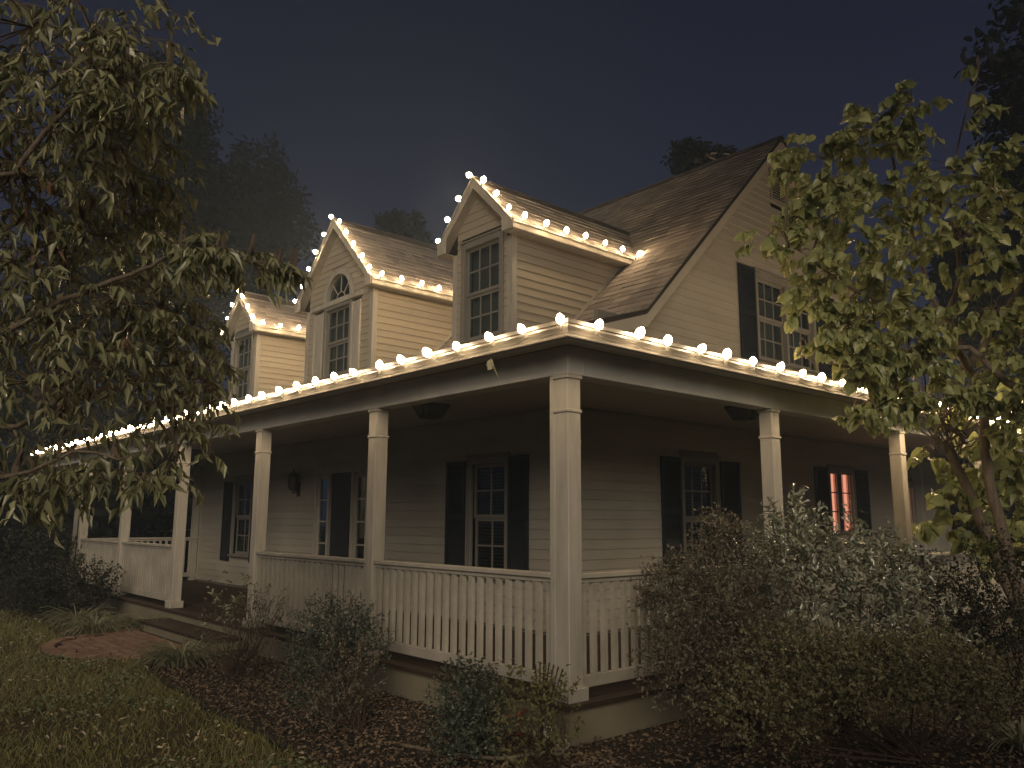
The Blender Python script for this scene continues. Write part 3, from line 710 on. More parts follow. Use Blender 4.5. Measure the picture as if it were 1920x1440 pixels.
# ------------------------------------------------------------------ string lights
def bulb_meshes(mm):
    b = MB(); b.lathe([(.012, 0), (.026, .014), (.034, .032), (.032, .050), (.022, .068), (.008, .080), (.002, .083)], n=8); bm = b.mesh('bulb', mm); bm.polygons.foreach_set('use_smooth', [True] * len(bm.polygons))
    b = MB(); b.lathe([(.011, -.050), (.014, -.048), (.014, -.006), (.012, -.001)], n=7); b.box(-.003, .003, .006, .03, -.045, -.020); sm = b.mesh('bulb_socket', 'socket')
    return bm, sm
BM, SM = bulb_meshes('bulb'); BG, SG = bulb_meshes('gbulb'); BR, _ = bulb_meshes('rbulb'); BT, _ = bulb_meshes('tbulb')
def string(label, pts, loc, BM=BM, SM=SM):
    """pts: list of (position of bulb base, axis)"""
    t = thing('string_light', label, 'string light', loc, 'strings of warm bulbs on the roof edges')
    wpts = []
    for pt in pts:
        p, ax = pt[0], pt[1]; bm_ = pt[2] if len(pt) > 2 else BM
        p = Vector(p); ax = (Vector(ax) + Vector(rng.normal(0, .26, 3))).normalized()
        q = ax.to_track_quat('Z', 'Y'); o = link('bulb', bm_, t, Matrix.Translation(p) @ q.to_matrix().to_4x4() @ Matrix.Scale(rng.uniform(.88, 1.12), 4)); linkrel('bulb_socket', SM, o)
        wpts.append(p - ax * .045)
    path = []
    for a, c in zip(wpts, wpts[1:]):
        L = (c - a).length; sag = .022 * L / .4 + random.random() * .022
        for j in range(4): f = j / 4; path.append(a.lerp(c, f) - Vector((0, 0, sag * 4 * f * (1 - f))))
    path.append(wpts[-1]); b = MB(); b.tube(path, .0048, 4); b.build('wire', 'wire', t)
    return t
def jit(s=.012): return rng.uniform(-s, s)
string('long row of warm bulbs along the front porch gutter', [((.36 - .402 * i + jit(.022), -.418, 2.688 + jit(.005)), (0, -.5, .87)) for i in range(42)], (-8, -.385, 2.7), BG, SG)
string('row of warm bulbs along the side porch gutter', [((.418, -.09 + .41 * i + jit(.022), 2.688 + jit(.005)), (.5, 0, .87), BT if i > 12 else BG) for i in range(27)], (.385, 5, 2.7), BG, SG)
def dormer_string(xc, hw, label, n_eave):
    he = hw + .185; zp = 5.30 + he * 1.02; pts = []; y = YE - .02
    L = he * math.hypot(1, 1.02); n = int(round(L / .40)); sn = Vector((-1.02, 0, 1)).normalized()
    for i in range(n + 1):                   # left rake upwards
        f = (i + .2) / (n + .2); p = Vector((xc - he * (1 - f), y, 5.30 + he * 1.02 * f)) + sn * .062; pts.append((p, (-.75, -.1, .6), BR if i < n else BM))
    for i in range(n):                       # right rake downwards
        f = (i + .65) / n; sn2 = Vector((1.02, 0, 1)).normalized(); p = Vector((xc + he * f, y, 5.30 + he * 1.02 * (1 - f))) + sn2 * .062; pts.append((p, (.25, -.1, .95)))
    for i in range(n_eave): pts.append(((xc + he + .068, 2.62 + .405 * i + jit(.02), 5.335 + jit(.008)), (.35, 0, .95)))
    string(label, pts, (xc, y, zp))
dormer_string(-4.28, .645, 'string of warm bulbs on the nearest dormer, beside the main gable', 7)
dormer_string(-8.335, 1.165, 'string of warm bulbs on the tall middle dormer with the arched window', 6)
dormer_string(-12.38, .645, 'string of warm bulbs on the farthest dormer, behind the drooping branches', 6)

# ------------------------------------------------------------------ leaves
T_POINT = (np.array([(0, 0, 0), (.42, 0, -.05), (1, 0, -.22), (.38, .5, .13), (.38, -.5, .13), (.75, .22, -.06), (.75, -.22, -.06)]), [(0, 1, 3), (1, 5, 3), (1, 2, 5), (0, 4, 1), (1, 4, 6), (1, 6, 2)])
T_HEART = (np.array([(0, 0, 0), (.45, 0, -.07), (1, 0, -.30), (-.10, .26, .09), (.22, .52, .17), (.62, .36, .02), (-.10, -.26, .09), (.22, -.52, .17), (.62, -.36, .02)]),
           [(0, 1, 3), (3, 1, 4), (4, 1, 5), (5, 1, 2), (0, 6, 1), (6, 7, 1), (7, 8, 1), (8, 2, 1)])
T_SMALL = (np.array([(0, 0, 0), (.5, .5, .1), (1, 0, -.08), (.5, -.5, .1)]), [(0, 2, 1), (0, 3, 2)])
T_BLADE = (np.array([(0, -.5, 0), (0, .5, 0), (.55, -.4, .10), (.55, .4, .10), (1, 0, -.12)]), [(0, 1, 3, 2), (2, 3, 4)])
T_CLUMP = (np.array([(0, 0, 0), (.3, .5, .1), (.9, .3, .0), (1, -.1, -.1), (.7, -.5, .1), (.2, -.4, 0)]), [(0, 1, 2), (0, 2, 3), (0, 3, 4), (0, 4, 5)])
def nrm(a): return a / np.maximum(np.linalg.norm(a, axis=-1, keepdims=True), 1e-9)
def leaf_verts(P, A, N, L, Wd, T):
    A = nrm(A); Sd = nrm(np.cross(N, A)); N2 = np.cross(A, Sd)
    V = P[:, None, :] + A[:, None, :] * (T[None, :, 0, None] * L[:, None, None]) + Sd[:, None, :] * (T[None, :, 1, None] * Wd[:, None, None]) + N2[:, None, :] * (T[None, :, 2, None] * L[:, None, None])
    return V
def leaves(name, P, A, N, L, Wd, tpl, m, parent=None, kind=None, extra=None):
    T, Fc = tpl; V = leaf_verts(P, A, N, L, Wd, T).reshape(-1, 3); n = len(P); k = len(T)
    loops = []; tot = []
    base = np.arange(n)[:, None] * k
    me = bpy.data.meshes.new(name)
    fl = [np.asarray(f) for f in Fc]
    allf = np.concatenate([(base + f[None, :]) for f in fl], axis=1)      # n x sum(len f)
    sizes = np.tile([len(f) for f in fl], n)
    me.vertices.add(len(V)); me.vertices.foreach_set('co', V.astype(np.float32).ravel())
    me.loops.add(allf.size); me.loops.foreach_set('vertex_index', allf.ravel().astype(np.int32))
    st = np.concatenate([[0], np.cumsum(sizes)[:-1]]).astype(np.int32)
    me.polygons.add(len(sizes)); me.polygons.foreach_set('loop_start', st); me.polygons.foreach_set('loop_total', sizes.astype(np.int32))
    me.update(calc_edges=True); me.validate()
    me.materials.append(M[m])
    return link(name, me, parent, None, kind)
def unit(n): return nrm(rng.normal(size=(n, 3)))

def twig_leaves(P0, D0, nl, length, droop, hang, fan=1.0):
    """leaves along curved twigs. P0,D0: k x 3 starts and directions"""
    k = len(P0); pts = [P0]; d = nrm(D0); segs = 5
    for s in range(segs):
        d = nrm(d + np.array([0, 0, -droop]) + rng.normal(0, .10, (k, 3))); pts.append(pts[-1] + d * (length[:, None] / segs))
    pts = np.stack(pts, 1)                       # k x 6 x 3
    PP = []; AA = []; NN = []
    for j in range(nl):
        f = (j + .6 + rng.random(k) * .4) / nl * segs; i0 = np.clip(f.astype(int), 0, segs - 1); fr = (f - i0)[:, None]
        a = pts[np.arange(k), i0]; c = pts[np.arange(k), i0 + 1]; q = a + (c - a) * fr; t = nrm(c - a)
        side = nrm(np.cross(t, np.array([0, 0, 1.0]))) * (1 if j % 2 else -1) * fan
        ax = nrm(t * .55 + side * .75 + rng.normal(0, .28, (k, 3)) + np.array([0, 0, -hang]))
        nn = nrm(np.array([0, 0, .8]) + rng.normal(0, .75, (k, 3)) + side * .25)
        PP.append(q); AA.append(ax); NN.append(nn)
    return pts, np.concatenate(PP), np.concatenate(AA), np.concatenate(NN)

def in_frame_area(P, L, Wd):
    d = P - np.array(CAM); z = d @ np.array(C_F); x = (d @ np.array(C_R)) / z * F_PX + 960; y = 720 - (d @ np.array(C_U)) / z * F_PX
    ok = (z > .3) & (x > 5) & (x < 1915) & (y > 5) & (y < 1435)
    return np.where(ok, L * Wd / np.maximum(z, .3) ** 2, 0), x, y

def leafy_parts(tree, P, A, N, L, Wd, tpl, m, pick, name='leaf', crown='crown'):
    """the picked leaves as single parts sharing one mesh, the others as one stuff part"""
    T, Fc = tpl; me = bpy.data.meshes.new(name); me.from_pydata([tuple(t) for t in T], [], Fc); me.materials.append(M[m]); me.update()
    Au = nrm(A); Sd = nrm(np.cross(N, Au)); N2 = np.cross(Au, Sd)
    for i in pick:
        a, s, n, p = Au[i] * L[i], Sd[i] * Wd[i], N2[i] * L[i], P[i]
        link(name, me, tree, Matrix(((a[0], s[0], n[0], p[0]), (a[1], s[1], n[1], p[1]), (a[2], s[2], n[2], p[2]), (0, 0, 0, 1))))
    keep = np.ones(len(P), bool); keep[pick] = False
    leaves(crown, P[keep], A[keep], N[keep], L[keep], Wd[keep], tpl, m, tree, 'stuff')

def poly(pts, r0, r1, b, n=7, wob=.0, sub=4):
    """smooth tapered limb through control points"""
    pts = [Vector(p) for p in pts]; out = []
    for i in range(len(pts) - 1):
        p0 = pts[max(i - 1, 0)]; p1 = pts[i]; p2 = pts[i + 1]; p3 = pts[min(i + 2, len(pts) - 1)]
        for j in range(sub):
            t = j / sub; out.append(.5 * ((2 * p1) + (p2 - p0) * t + (2 * p0 - 5 * p1 + 4 * p2 - p3) * t * t + (3 * p1 - p0 - 3 * p2 + p3) * t ** 3) + Vector(rng.normal(0, wob, 3)))
    out.append(pts[-1]); k = len(out)
    b.tube(out, [r0 + (r1 - r0) * i / (k - 1) for i in range(k)], n)
    return out

def near_tree(tree, clumps, limbs, leaf_len, ratio, tpl, m, droop, hang, nl, tw_len, wood='bark', red=None):
    """limbs: list of (points, r0, r1); clumps: (centre, radii, twigs)"""
    tb = MB(); path = poly(limbs[0][0], limbs[0][1], limbs[0][2], tb, 9, .006); tb.build('trunk', wood, tree, smooth=True)
    nodes = list(path)
    lb = None
    for (pts, r0, r1) in limbs[1:]:
        lb = MB(); nodes += poly(pts, r0, r1, lb, 6, .01); lb.build('limb', wood, tree, smooth=True)
    na = np.array([tuple(x) for x in nodes])
    tw = MB(); P = []; A = []; N = []; tag_ = []
    for ci, (c, rad, k, dr) in enumerate(clumps):
        c = np.array(c); j = np.argmin(np.linalg.norm(na - c, axis=1) + .0)
        poly([na[j], na[j] * .45 + c * .55 + np.array([0, 0, .12]), c], .011, .005, tw, 4, .01, 3)
        u = unit(k) * (rng.random((k, 1)) ** .40); P0 = c + u * np.array(rad)
        D0 = nrm(u * np.array([1, 1, .5]) + np.array(dr) + rng.normal(0, .35, (k, 3)))
        pts, p, a, n = twig_leaves(P0, D0, nl, min(tw_len, .45 * rad[0] + .09) * rng.uniform(.7, 1.3, k), droop, hang)
        P.append(p); A.append(a); N.append(n); tag_.append(np.full(len(p), ci))
        for i in range(k):
            tw.tube([tuple(q) for q in pts[i][:5]], [.0032, .003, .0026, .002, .0014], 3, False)
            if i % 3 == 0: tw.tube([tuple(c + (P0[i] - c) * .0), tuple((c + P0[i]) / 2 + np.array([0, 0, .03])), tuple(P0[i])], [.005, .004, .003], 3, False)
    tw.build('twigs', 'twig', tree, 'stuff')
    P, A, N, tg = np.concatenate(P), np.concatenate(A), np.concatenate(N), np.concatenate(tag_)
    L = leaf_len * rng.uniform(.52, 1.35, len(P)); Wd = L * ratio * rng.uniform(.85, 1.2, len(P))
    ar, x, y = in_frame_area(P, L, Wd)
    dist = np.linalg.norm(P - np.array(CAM), axis=1)
    sc = ar * (1 + .6 * rng.random(len(P)))
    if red is not None:
        rm = np.isin(tg, red) & (rng.random(len(P)) < .45); leaves('autumn_leaves', P[rm], A[rm], N[rm], L[rm], Wd[rm], tpl, 'leafLr', tree, 'stuff')
        P, A, N, L, Wd, sc = P[~rm], A[~rm], N[~rm], L[~rm], Wd[~rm], sc[~rm]
    pick = np.argsort(-sc)[:300]
    leafy_parts(tree, P, A, N, L, Wd, tpl, m, pick)

# ---- drooping tree at the left, its trunk just outside the picture
def V3(px, py, d): return tuple(at(px, py, d))
tl = thing('weeping_tree', 'leafy tree with long drooping pointed leaves, hanging over the lit porch gutter', 'tree', (-.55, -4.75, G))
rt = (.35, .25, -.05)
TR = [(-.55, -4.75, G - .05), (-.50, -4.7, .6), (-.42, -4.55, 1.5), (-.40, -4.45, 2.5), (-.30, -4.4, 3.6), (-.2, -4.2, 4.6)]
limbsL = [(TR, .10, .035),
          ([TR[3], V3(-60, 640, 4.9), V3(120, 560, 4.7), V3(240, 520, 4.6), V3(330, 478, 4.5), V3(440, 478, 4.4), V3(545, 505, 4.4)], .020, .003),
          ([TR[4], V3(-20, 330, 4.6), V3(120, 210, 4.5), V3(200, 135, 4.5), V3(320, 118, 4.4)], .018, .003),
          ([TR[2], V3(-80, 800, 4.9), V3(60, 790, 4.9), V3(190, 650, 5.0), V3(300, 590, 5.1), V3(380, 640, 5.2), V3(395, 800, 5.2)], .020, .003),
          ([TR[2], V3(-60, 900, 4.5), V3(80, 870, 4.5), V3(200, 850, 4.4), V3(280, 870, 4.35)], .016, .003),
          ([TR[3], V3(-40, 500, 5.3), V3(90, 470, 5.4), V3(170, 440, 5.5), V3(290, 380, 5.5)], .018, .003),
          ([TR[4], V3(-60, 180, 5.0), V3(60, 60, 5.0), V3(150, -20, 5.1)], .018, .003),
          ([V3(300, 590, 5.1), V3(325, 700, 5.1), V3(318, 800, 5.0), V3(335, 905, 5.0)], .007, .002)]
cl = []
def C(px, py, d, rx, rz, k, dr=rt): cl.append((V3(px, py, d), (rx, rx, rz), k, dr))
C(60, 50, 4.9, .55, .40, 46); C(175, 60, 4.8, .40, .30, 40); C(40, 190, 4.9, .5, .35, 40); C(160, 150, 4.6, .35, .26, 34)
C(250, 125, 4.5, .20, .12, 14); C(315, 125, 4.4, .10, .06, 5); C(230, 160, 4.5, .22, .12, 14); C(140, 250, 4.8, .40, .25, 34)
C(40, 330, 5.0, .50, .36, 44); C(180, 330, 5.2, .38, .28, 36); C(260, 350, 5.4, .22, .16, 18); C(60, 470, 5.1, .55, .38, 46)
C(180, 440, 5.2, .40, .30, 36); C(260, 420, 5.4, .18, .20, 14); C(80, 600, 5.0, .55, .40, 46); C(210, 560, 4.9, .38, .26, 34)
C(345, 470, 4.5, .15, .06, 16); C(405, 472, 4.4, .14, .055, 15); C(470, 492, 4.4, .12, .055, 13); C(515, 515, 4.4, .06, .05, 5); C(550, 505, 4.4, .03, .02, 1)
C(300, 590, 5.1, .26, .22, 24); C(360, 630, 5.2, .14, .16, 16); C(385, 690, 5.3, .12, .16, 13); C(290, 700, 5.2, .30, .28, 28)
C(60, 715, 5.0, .50, .26, 38); C(200, 690, 5.1, .38, .26, 32); C(340, 740, 5.3, .20, .18, 14)
C(110, 893, 4.5, .24, .06, 16); C(205, 885, 4.4, .20, .05, 11); C(272, 893, 4.35, .09, .05, 4); C(30, 895, 4.6, .24, .10, 13)
C(330, 805, 5.1, .07, .10, 5); C(322, 860, 5.0, .05, .06, 3); C(335, 905, 5.0, .04, .03, 2); C(390, 780, 5.2, .08, .12, 5); C(395, 850, 5.2, .03, .04, 2); C(245, 830, 5.0, .1, .08, 5)
C(60, 915, 4.6, .10, .06, 4)
for px, py in ((-150, 100), (-150, 350), (-160, 600), (-150, 850), (-300, 250), (-300, 550)): C(px, py, 5.0, .6, .5, 24)
near_tree(tl, cl, limbsL, .086, .31, T_POINT, 'leafL', .15, .85, 8, .26, red=(8, 26))

# ---- redbud-like tree at the right with heart-shaped leaves
rb = thing('heart_leaf_tree', 'slender tree with broad heart-shaped leaves in front of the gable wall', 'tree', (1.98, 3.85, G))
def V4(px, py, d): return V3(px, py, d * 1.11)
TRr = [(1.98, 3.85, G - .05), V4(1960, 1290, 8.0), V4(1905, 1100, 8.0), V4(1870, 960, 8.0), V4(1850, 850, 8.0), V4(1838, 740, 8.0), V4(1815, 690, 7.9)]
limbsR = [(TRr, .062, .038),
          ([TRr[6], V4(1790, 660, 7.7), V4(1730, 625, 7.4), V4(1650, 570, 7.1), V4(1570, 520, 6.9), V4(1480, 460, 6.8)], .040, .006),
          ([TRr[6], V4(1785, 610, 7.8), V4(1750, 560, 7.7), V4(1700, 400, 7.5), V4(1670, 260, 7.4), V4(1690, 170, 7.4)], .034, .005),
          ([TRr[6], V4(1780, 590, 7.9), V4(1795, 520, 7.9), V4(1785, 380, 7.8), V4(1800, 260, 7.7), V4(1835, 130, 7.6)], .030, .004),
          ([V4(2080, 800, 7.2), V4(1960, 760, 7.4), V4(1870, 700, 7.6), V4(1800, 650, 7.6), V4(1700, 690, 7.2), V4(1600, 690, 7.0), V4(1500, 665, 6.9)], .048, .005),
          ([TRr[6], V4(1900, 560, 8.1), V4(1980, 450, 8.0), V4(2080, 330, 7.8)], .035, .006),
          ([V4(1730, 625, 7.4), V4(1670, 720, 7.1), V4(1600, 770, 7.0)], .014, .004)]
cl = []
lt = (-.15, -.15, .10)
def C2(px, py, d, rx, rz, k, dr=lt): cl.append((V4(px, py, d), (rx * .85, rx * .85, rz * .9), max(1, int(k * .72)), dr))
C2(1550, 300, 7.2, .36, .34, 44); C2(1640, 250, 7.3, .34, .28, 40); C2(1700, 240, 7.3, .2, .2, 14); C2(1710, 190, 7.4, .22, .16, 12); C2(1520, 360, 7.1, .22, .16, 16); C2(1480, 305, 7.0, .10, .08, 5)
C2(1560, 400, 7.1, .36, .24, 46); C2(1680, 380, 7.2, .40, .34, 40); C2(1790, 320, 7.6, .36, .34, 34); C2(1830, 200, 7.6, .16, .22, 8); C2(1835, 130, 7.6, .05, .06, 2)
C2(1440, 440, 6.8, .20, .12, 12); C2(1500, 470, 6.9, .24, .14, 16); C2(1590, 500, 7.0, .40, .20, 34); C2(1690, 490, 7.2, .45, .30, 32); C2(1800, 450, 7.6, .45, .36, 32); C2(1865, 380, 7.8, .22, .3, 16)
C2(1540, 560, 6.9, .28, .16, 26); C2(1640, 600, 7.0, .36, .22, 36); C2(1590, 610, 6.9, .22, .12, 18); C2(1750, 590, 7.4, .45, .28, 36); C2(1860, 580, 7.8, .40, .34, 34)
C2(1515, 655, 6.9, .10, .04, 6); C2(1545, 662, 6.9, .16, .05, 8); C2(1600, 650, 7.0, .24, .12, 22); C2(1650, 680, 7.0, .30, .16, 34); C2(1620, 700, 7.0, .16, .08, 12); C2(1700, 640, 7.1, .3, .2, 34); C2(1730, 690, 7.2, .24, .16, 18); C2(1690, 750, 7.1, .18, .12, 14); C2(1610, 785, 7.0, .13, .05, 8); C2(1790, 720, 7.8, .2, .12, 10)
C2(1900, 680, 8.0, .4, .3, 26)
C2(1690, 745, 7.1, .20, .08, 16); C2(1740, 752, 7.3, .20, .09, 18); C2(1800, 742, 7.5, .2, .08, 12); C2(1860, 760, 7.6, .24, .10, 20); C2(1905, 790, 7.7, .2, .12, 16); C2(1640, 778, 7.0, .12, .05, 7)
for px, py, d in ((2000, 500, 7.8), (2030, 300, 7.7), (2050, 680, 7.6), (2150, 450, 7.4)): C2(px, py, d, .7, .55, 40)
near_tree(rb, cl, limbsR, .086, .84, T_HEART, 'leafR', .10, .85, 10, .25)

# ---- pruned stump with a fringe of sprouts between that tree and the porch
sp = thing('sprouting_stump', 'pruned trunk with a burst of thin shoots and round leaves under the gutter bulbs', 'tree', (1.55, 5.0, G))
cl = []
limbsS = [([V3(1990, 1330, 9.2)[:2] + (G - .05,), V3(1900, 1120, 9.3), V3(1850, 1000, 9.4), V3(1805, 900, 9.4), V3(1778, 830, 9.3)], .06, .045)]
for i in range(34):
    o = V3(1775 + rng.uniform(-25, 40), 830 + rng.uniform(-20, 20), 9.3); a = rng.uniform(-.9, 1.1); l = rng.uniform(.45, .95)
    e_ = Vector(o) + C_R * (math.sin(a) * l) + Vector((0, 0, math.cos(a) * l * .9)) - C_F * rng.uniform(-.2, .25)
    limbsS.append(([o, tuple(Vector(o).lerp(e_, .5) + Vector(rng.normal(0, .04, 3))), tuple(e_)], .010, .003))
def C3(px, py, d, rx, rz, k, dr=(0, -.1, .2)): cl.append((V3(px, py, d * 1.09), (rx, rx, rz), k, dr))
C3(1790, 770, 9.2, .14, .10, 5); C3(1730, 860, 8.9, .16, .04, 3); C3(1880, 780, 9.5, .42, .3, 22); C3(1890, 890, 9.0, .35, .30, 26); C3(1800, 930, 8.8, .22, .14, 14); C3(1790, 985, 8.7, .20, .12, 12); C3(1890, 1010, 8.8, .3, .25, 24); C3(1830, 870, 9.0, .2, .14, 9)
C3(1960, 850, 9.2, .5, .5, 26); C3(1960, 1030, 9.0, .4, .3, 16)
near_tree(sp, cl, limbsS, .125, .86, T_HEART, 'leafR', .14, .5, 6, .30)

# ------------------------------------------------------------------ shrubs
def shrub(name, label, cat, base, lobes, n, leaf, ratio, m, tpl=T_SMALL, stems=9, up=.5, group=None, shoots=(), stem_r=.010, hang=0.0):
    t = thing(name, label, cat, base, group)
    b = MB(); base = np.array(base)
    tot = sum(l[2] for l in lobes); PP = []; AA = []; NN = []
    for (c, r_, wgt) in lobes:
        c = np.array(c); r_ = np.array(r_); k = int(n * wgt / tot)
        for s in range(max(2, int(stems * wgt / tot))):
            e_ = c + unit(1)[0] * r_ * .8; mid = (base + e_) / 2 + np.array([0, 0, -.05]) + rng.normal(0, .04, 3)
            b.tube([tuple(base + rng.normal(0, .05, 3) * (1, 1, 0)), tuple(mid), tuple(e_)], [stem_r, stem_r * .6, stem_r * .25], 4, False)
        # sprig structure: leaves cluster on short sprigs near the surface, with gaps
        ks = max(6, k // 9); u = unit(ks) * (rng.random((ks, 1)) ** .33) * rng.uniform(.82, 1.08, (ks, 1)); sp0 = c + u * r_
        sd_ = nrm(u + np.array([0, 0, up]) + rng.normal(0, .3, (ks, 3)))
        idx = rng.integers(0, ks, k); f = rng.random(k)
        P = sp0[idx] + sd_[idx] * (f[:, None] * leaf * 4.5) + rng.normal(0, leaf * .22, (k, 3))
        A = nrm(sd_[idx] * .6 + unit(k) * .8 + np.array([0, 0, -hang])); N = nrm(np.array([0, 0, .9]) + u[idx] * .6 + rng.normal(0, .45, (k, 3)))
        PP.append(P); AA.append(A); NN.append(N)
    for (p0, p1, k) in shoots:      # upright leafy shoots
        p0, p1 = np.array(p0), np.array(p1); b.tube([tuple(p0), tuple((p0 + p1) / 2 + rng.normal(0, .02, 3)), tuple(p1)], [.006, .005, .003], 4, False)
        f = rng.random(k); ang = rng.random(k) * 6.283
        P = p0 + (p1 - p0) * f[:, None]; A = nrm(np.stack([np.cos(ang), np.sin(ang), np.full(k, .55)], 1)); N = nrm(np.array([0, 0, 1.0]) - A * .5 + rng.normal(0, .25, (k, 3)))
        PP.append(P); AA.append(A); NN.append(N)
    P, A, N = np.concatenate(PP), np.concatenate(AA), np.concatenate(NN)
    ok = P[:, 2] > G + .03; P, A, N = P[ok], A[ok], N[ok]
    L = leaf * rng.uniform(.65, 1.3, len(P)); b.build('stems', 'drytwig', t)
    leaves('foliage', P, A, N, L, L * ratio, tpl, m, t, 'stuff')
    return t
def pv(px, py, d): return V3(px, py, d)
shrub('holly_shrub', 'tall shrub of glossy dark leaves catching the bulb light before the side porch', 'shrub', (1.05, 2.0, G),
      [(pv(1560, 1110, 7.0), (.50, .50, .48), 3), (pv(1660, 1120, 7.2), (.38, .38, .30), 2), (pv(1480, 1090, 7.0), (.32, .32, .40), 2), (pv(1490, 1010, 7.1), (.12, .12, .22), .6), (pv(1690, 1200, 6.9), (.35, .35, .25), 1)],
      5600, .062, .42, 'leafH', T_POINT, 16, .7,
      shoots=[(pv(1495, 1060, 7.1), pv(1488, 940, 7.1), 46), (pv(1475, 1060, 7.1), pv(1440, 950, 7.1), 34), (pv(1520, 1080, 7.0), pv(1535, 985, 7.0), 30), (pv(1560, 1060, 7.0), pv(1550, 960, 7.0), 34), (pv(1590, 1060, 7.1), pv(1600, 990, 7.1), 24), (pv(1650, 1080, 7.2), pv(1675, 1050, 7.2), 14)])
shrub('azalea_shrub', 'wide fine-leaved brownish shrub against the side porch rail near the corner post', 'shrub', (.75, 1.2, G),
      [(pv(1300, 1150, 6.2), (.36, .36, .42), 3), (pv(1380, 1100, 6.5), (.36, .36, .42), 3), (pv(1260, 1110, 6.2), (.20, .20, .22), 1), (pv(1290, 1260, 6.0), (.30, .30, .25), 2), (pv(1400, 1230, 6.2), (.4, .4, .3), 2), (pv(1350, 1000, 6.6), (.16, .16, .14), .6)],
      19000, .030, .5, 'leafA', T_SMALL, 26, .5)
shrub('boxwood_shrub', 'low spreading shrub of tiny pale leaves in front of the glossy shrub', 'shrub', (1.75, 1.5, G),
      [(pv(1500, 1260, 6.0), (.45, .45, .28), 3), (pv(1620, 1270, 6.0), (.42, .42, .26), 3), (pv(1740, 1260, 6.2), (.40, .40, .24), 3), (pv(1820, 1300, 6.4), (.26, .26, .20), 1.4), (pv(1420, 1320, 5.8), (.35, .35, .22), 2)],
      20000, .028, .6, 'leafB', T_SMALL, 26, .5)
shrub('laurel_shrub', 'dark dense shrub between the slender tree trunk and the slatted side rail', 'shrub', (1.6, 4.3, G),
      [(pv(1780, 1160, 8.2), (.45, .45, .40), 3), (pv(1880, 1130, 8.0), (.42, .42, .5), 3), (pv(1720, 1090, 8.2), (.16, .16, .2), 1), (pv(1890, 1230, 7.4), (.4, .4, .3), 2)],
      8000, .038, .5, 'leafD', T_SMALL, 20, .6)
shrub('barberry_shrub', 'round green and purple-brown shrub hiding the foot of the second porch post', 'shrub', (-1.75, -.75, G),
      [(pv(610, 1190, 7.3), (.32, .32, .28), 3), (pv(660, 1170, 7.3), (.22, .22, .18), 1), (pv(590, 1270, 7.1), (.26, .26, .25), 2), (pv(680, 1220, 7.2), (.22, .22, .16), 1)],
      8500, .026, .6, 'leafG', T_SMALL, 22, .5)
shrub('bare_barberry', 'reddish-brown twiggy shrub leaning against the round green shrub', 'shrub', (-1.35, -.95, G),
      [(pv(655, 1270, 6.9), (.26, .26, .30), 2), (pv(620, 1330, 6.7), (.2, .2, .16), 1)], 2600, .022, .6, 'leafA', T_SMALL, 60, .6, stem_r=.005)
shrub('holly_bush', 'compact dark green bush below the long railing by the corner', 'shrub', (-.38, -.50, G),
      [(pv(880, 1305, 6.1), (.21, .21, .19), 2), (pv(870, 1380, 5.9), (.19, .19, .16), 1.3), (pv(890, 1345, 6.0), (.2, .2, .2), 1)],
      4600, .030, .62, 'leafG', T_POINT, 14, .4)
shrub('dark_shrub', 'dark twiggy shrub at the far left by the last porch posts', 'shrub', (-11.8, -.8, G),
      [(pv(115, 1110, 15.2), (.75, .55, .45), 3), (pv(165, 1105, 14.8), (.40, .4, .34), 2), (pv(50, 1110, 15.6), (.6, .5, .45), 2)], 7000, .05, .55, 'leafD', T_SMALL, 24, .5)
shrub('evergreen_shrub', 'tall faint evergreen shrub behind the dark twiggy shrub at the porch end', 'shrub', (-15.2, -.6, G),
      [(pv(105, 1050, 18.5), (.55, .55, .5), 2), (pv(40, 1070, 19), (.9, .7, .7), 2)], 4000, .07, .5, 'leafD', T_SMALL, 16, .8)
shrub('spirea_shrub', 'bare-stemmed twiggy shrub in the mulch right of the strap-leaved clump', 'shrub', (-3.95, -.80, G),
      [(pv(450, 1190, 9.2), (.48, .36, .42), 3), (pv(490, 1150, 9.1), (.3, .25, .25), 1.2)], 2600, .026, .5, 'leafA', T_SMALL, 120, .8, stem_r=.0045)
shrub('rose_bush', 'leafy sprig with pale shiny leaves standing up before the dark doorway', 'plant', (-4.6, -.62, G),
      [(pv(425, 1140, 9.8), (.10, .10, .12), 1)], 60, .075, .5, 'white_leaf', T_POINT, 5, .8, shoots=[(pv(425, 1170, 9.8), pv(415, 1105, 9.8), 12)], stem_r=.006)
hy = shrub('hydrangea', 'straggly hydrangea with pale leaves at the foot of the corner post', 'plant', (.32, -.52, G),
      [(pv(985, 1330, 5.55), (.13, .13, .12), 2), (pv(1030, 1330, 5.6), (.14, .14, .12), 2), (pv(1010, 1400, 5.4), (.18, .18, .12), 2), (pv(965, 1290, 5.6), (.05, .05, .07), .5), (pv(1050, 1310, 5.7), (.1, .1, .06), .8)],
      900, .038, .55, 'hydl', T_POINT, 40, .6, stem_r=.005)
for (px, py, r_) in ((1033, 1372, .035), (1055, 1395, .03), (1045, 1408, .03)):
    b = MB(); c = np.array(pv(px, py, 5.4)); u = unit(60); leaves('flower_head', c + u * r_ * (1, 1, .7), nrm(u + rng.normal(0, .5, (60, 3))), u, np.full(60, .016), np.full(60, .015), T_SMALL, 'hydr', hy, 'stuff')
c = np.array(pv(972, 1345, 5.45)); leaves('red_leaves', c + rng.normal(0, .03, (14, 3)) * (1, 1, 1.6), unit(14), unit(14), np.full(14, .034), np.full(14, .02), T_POINT, 'redl', hy, 'stuff')

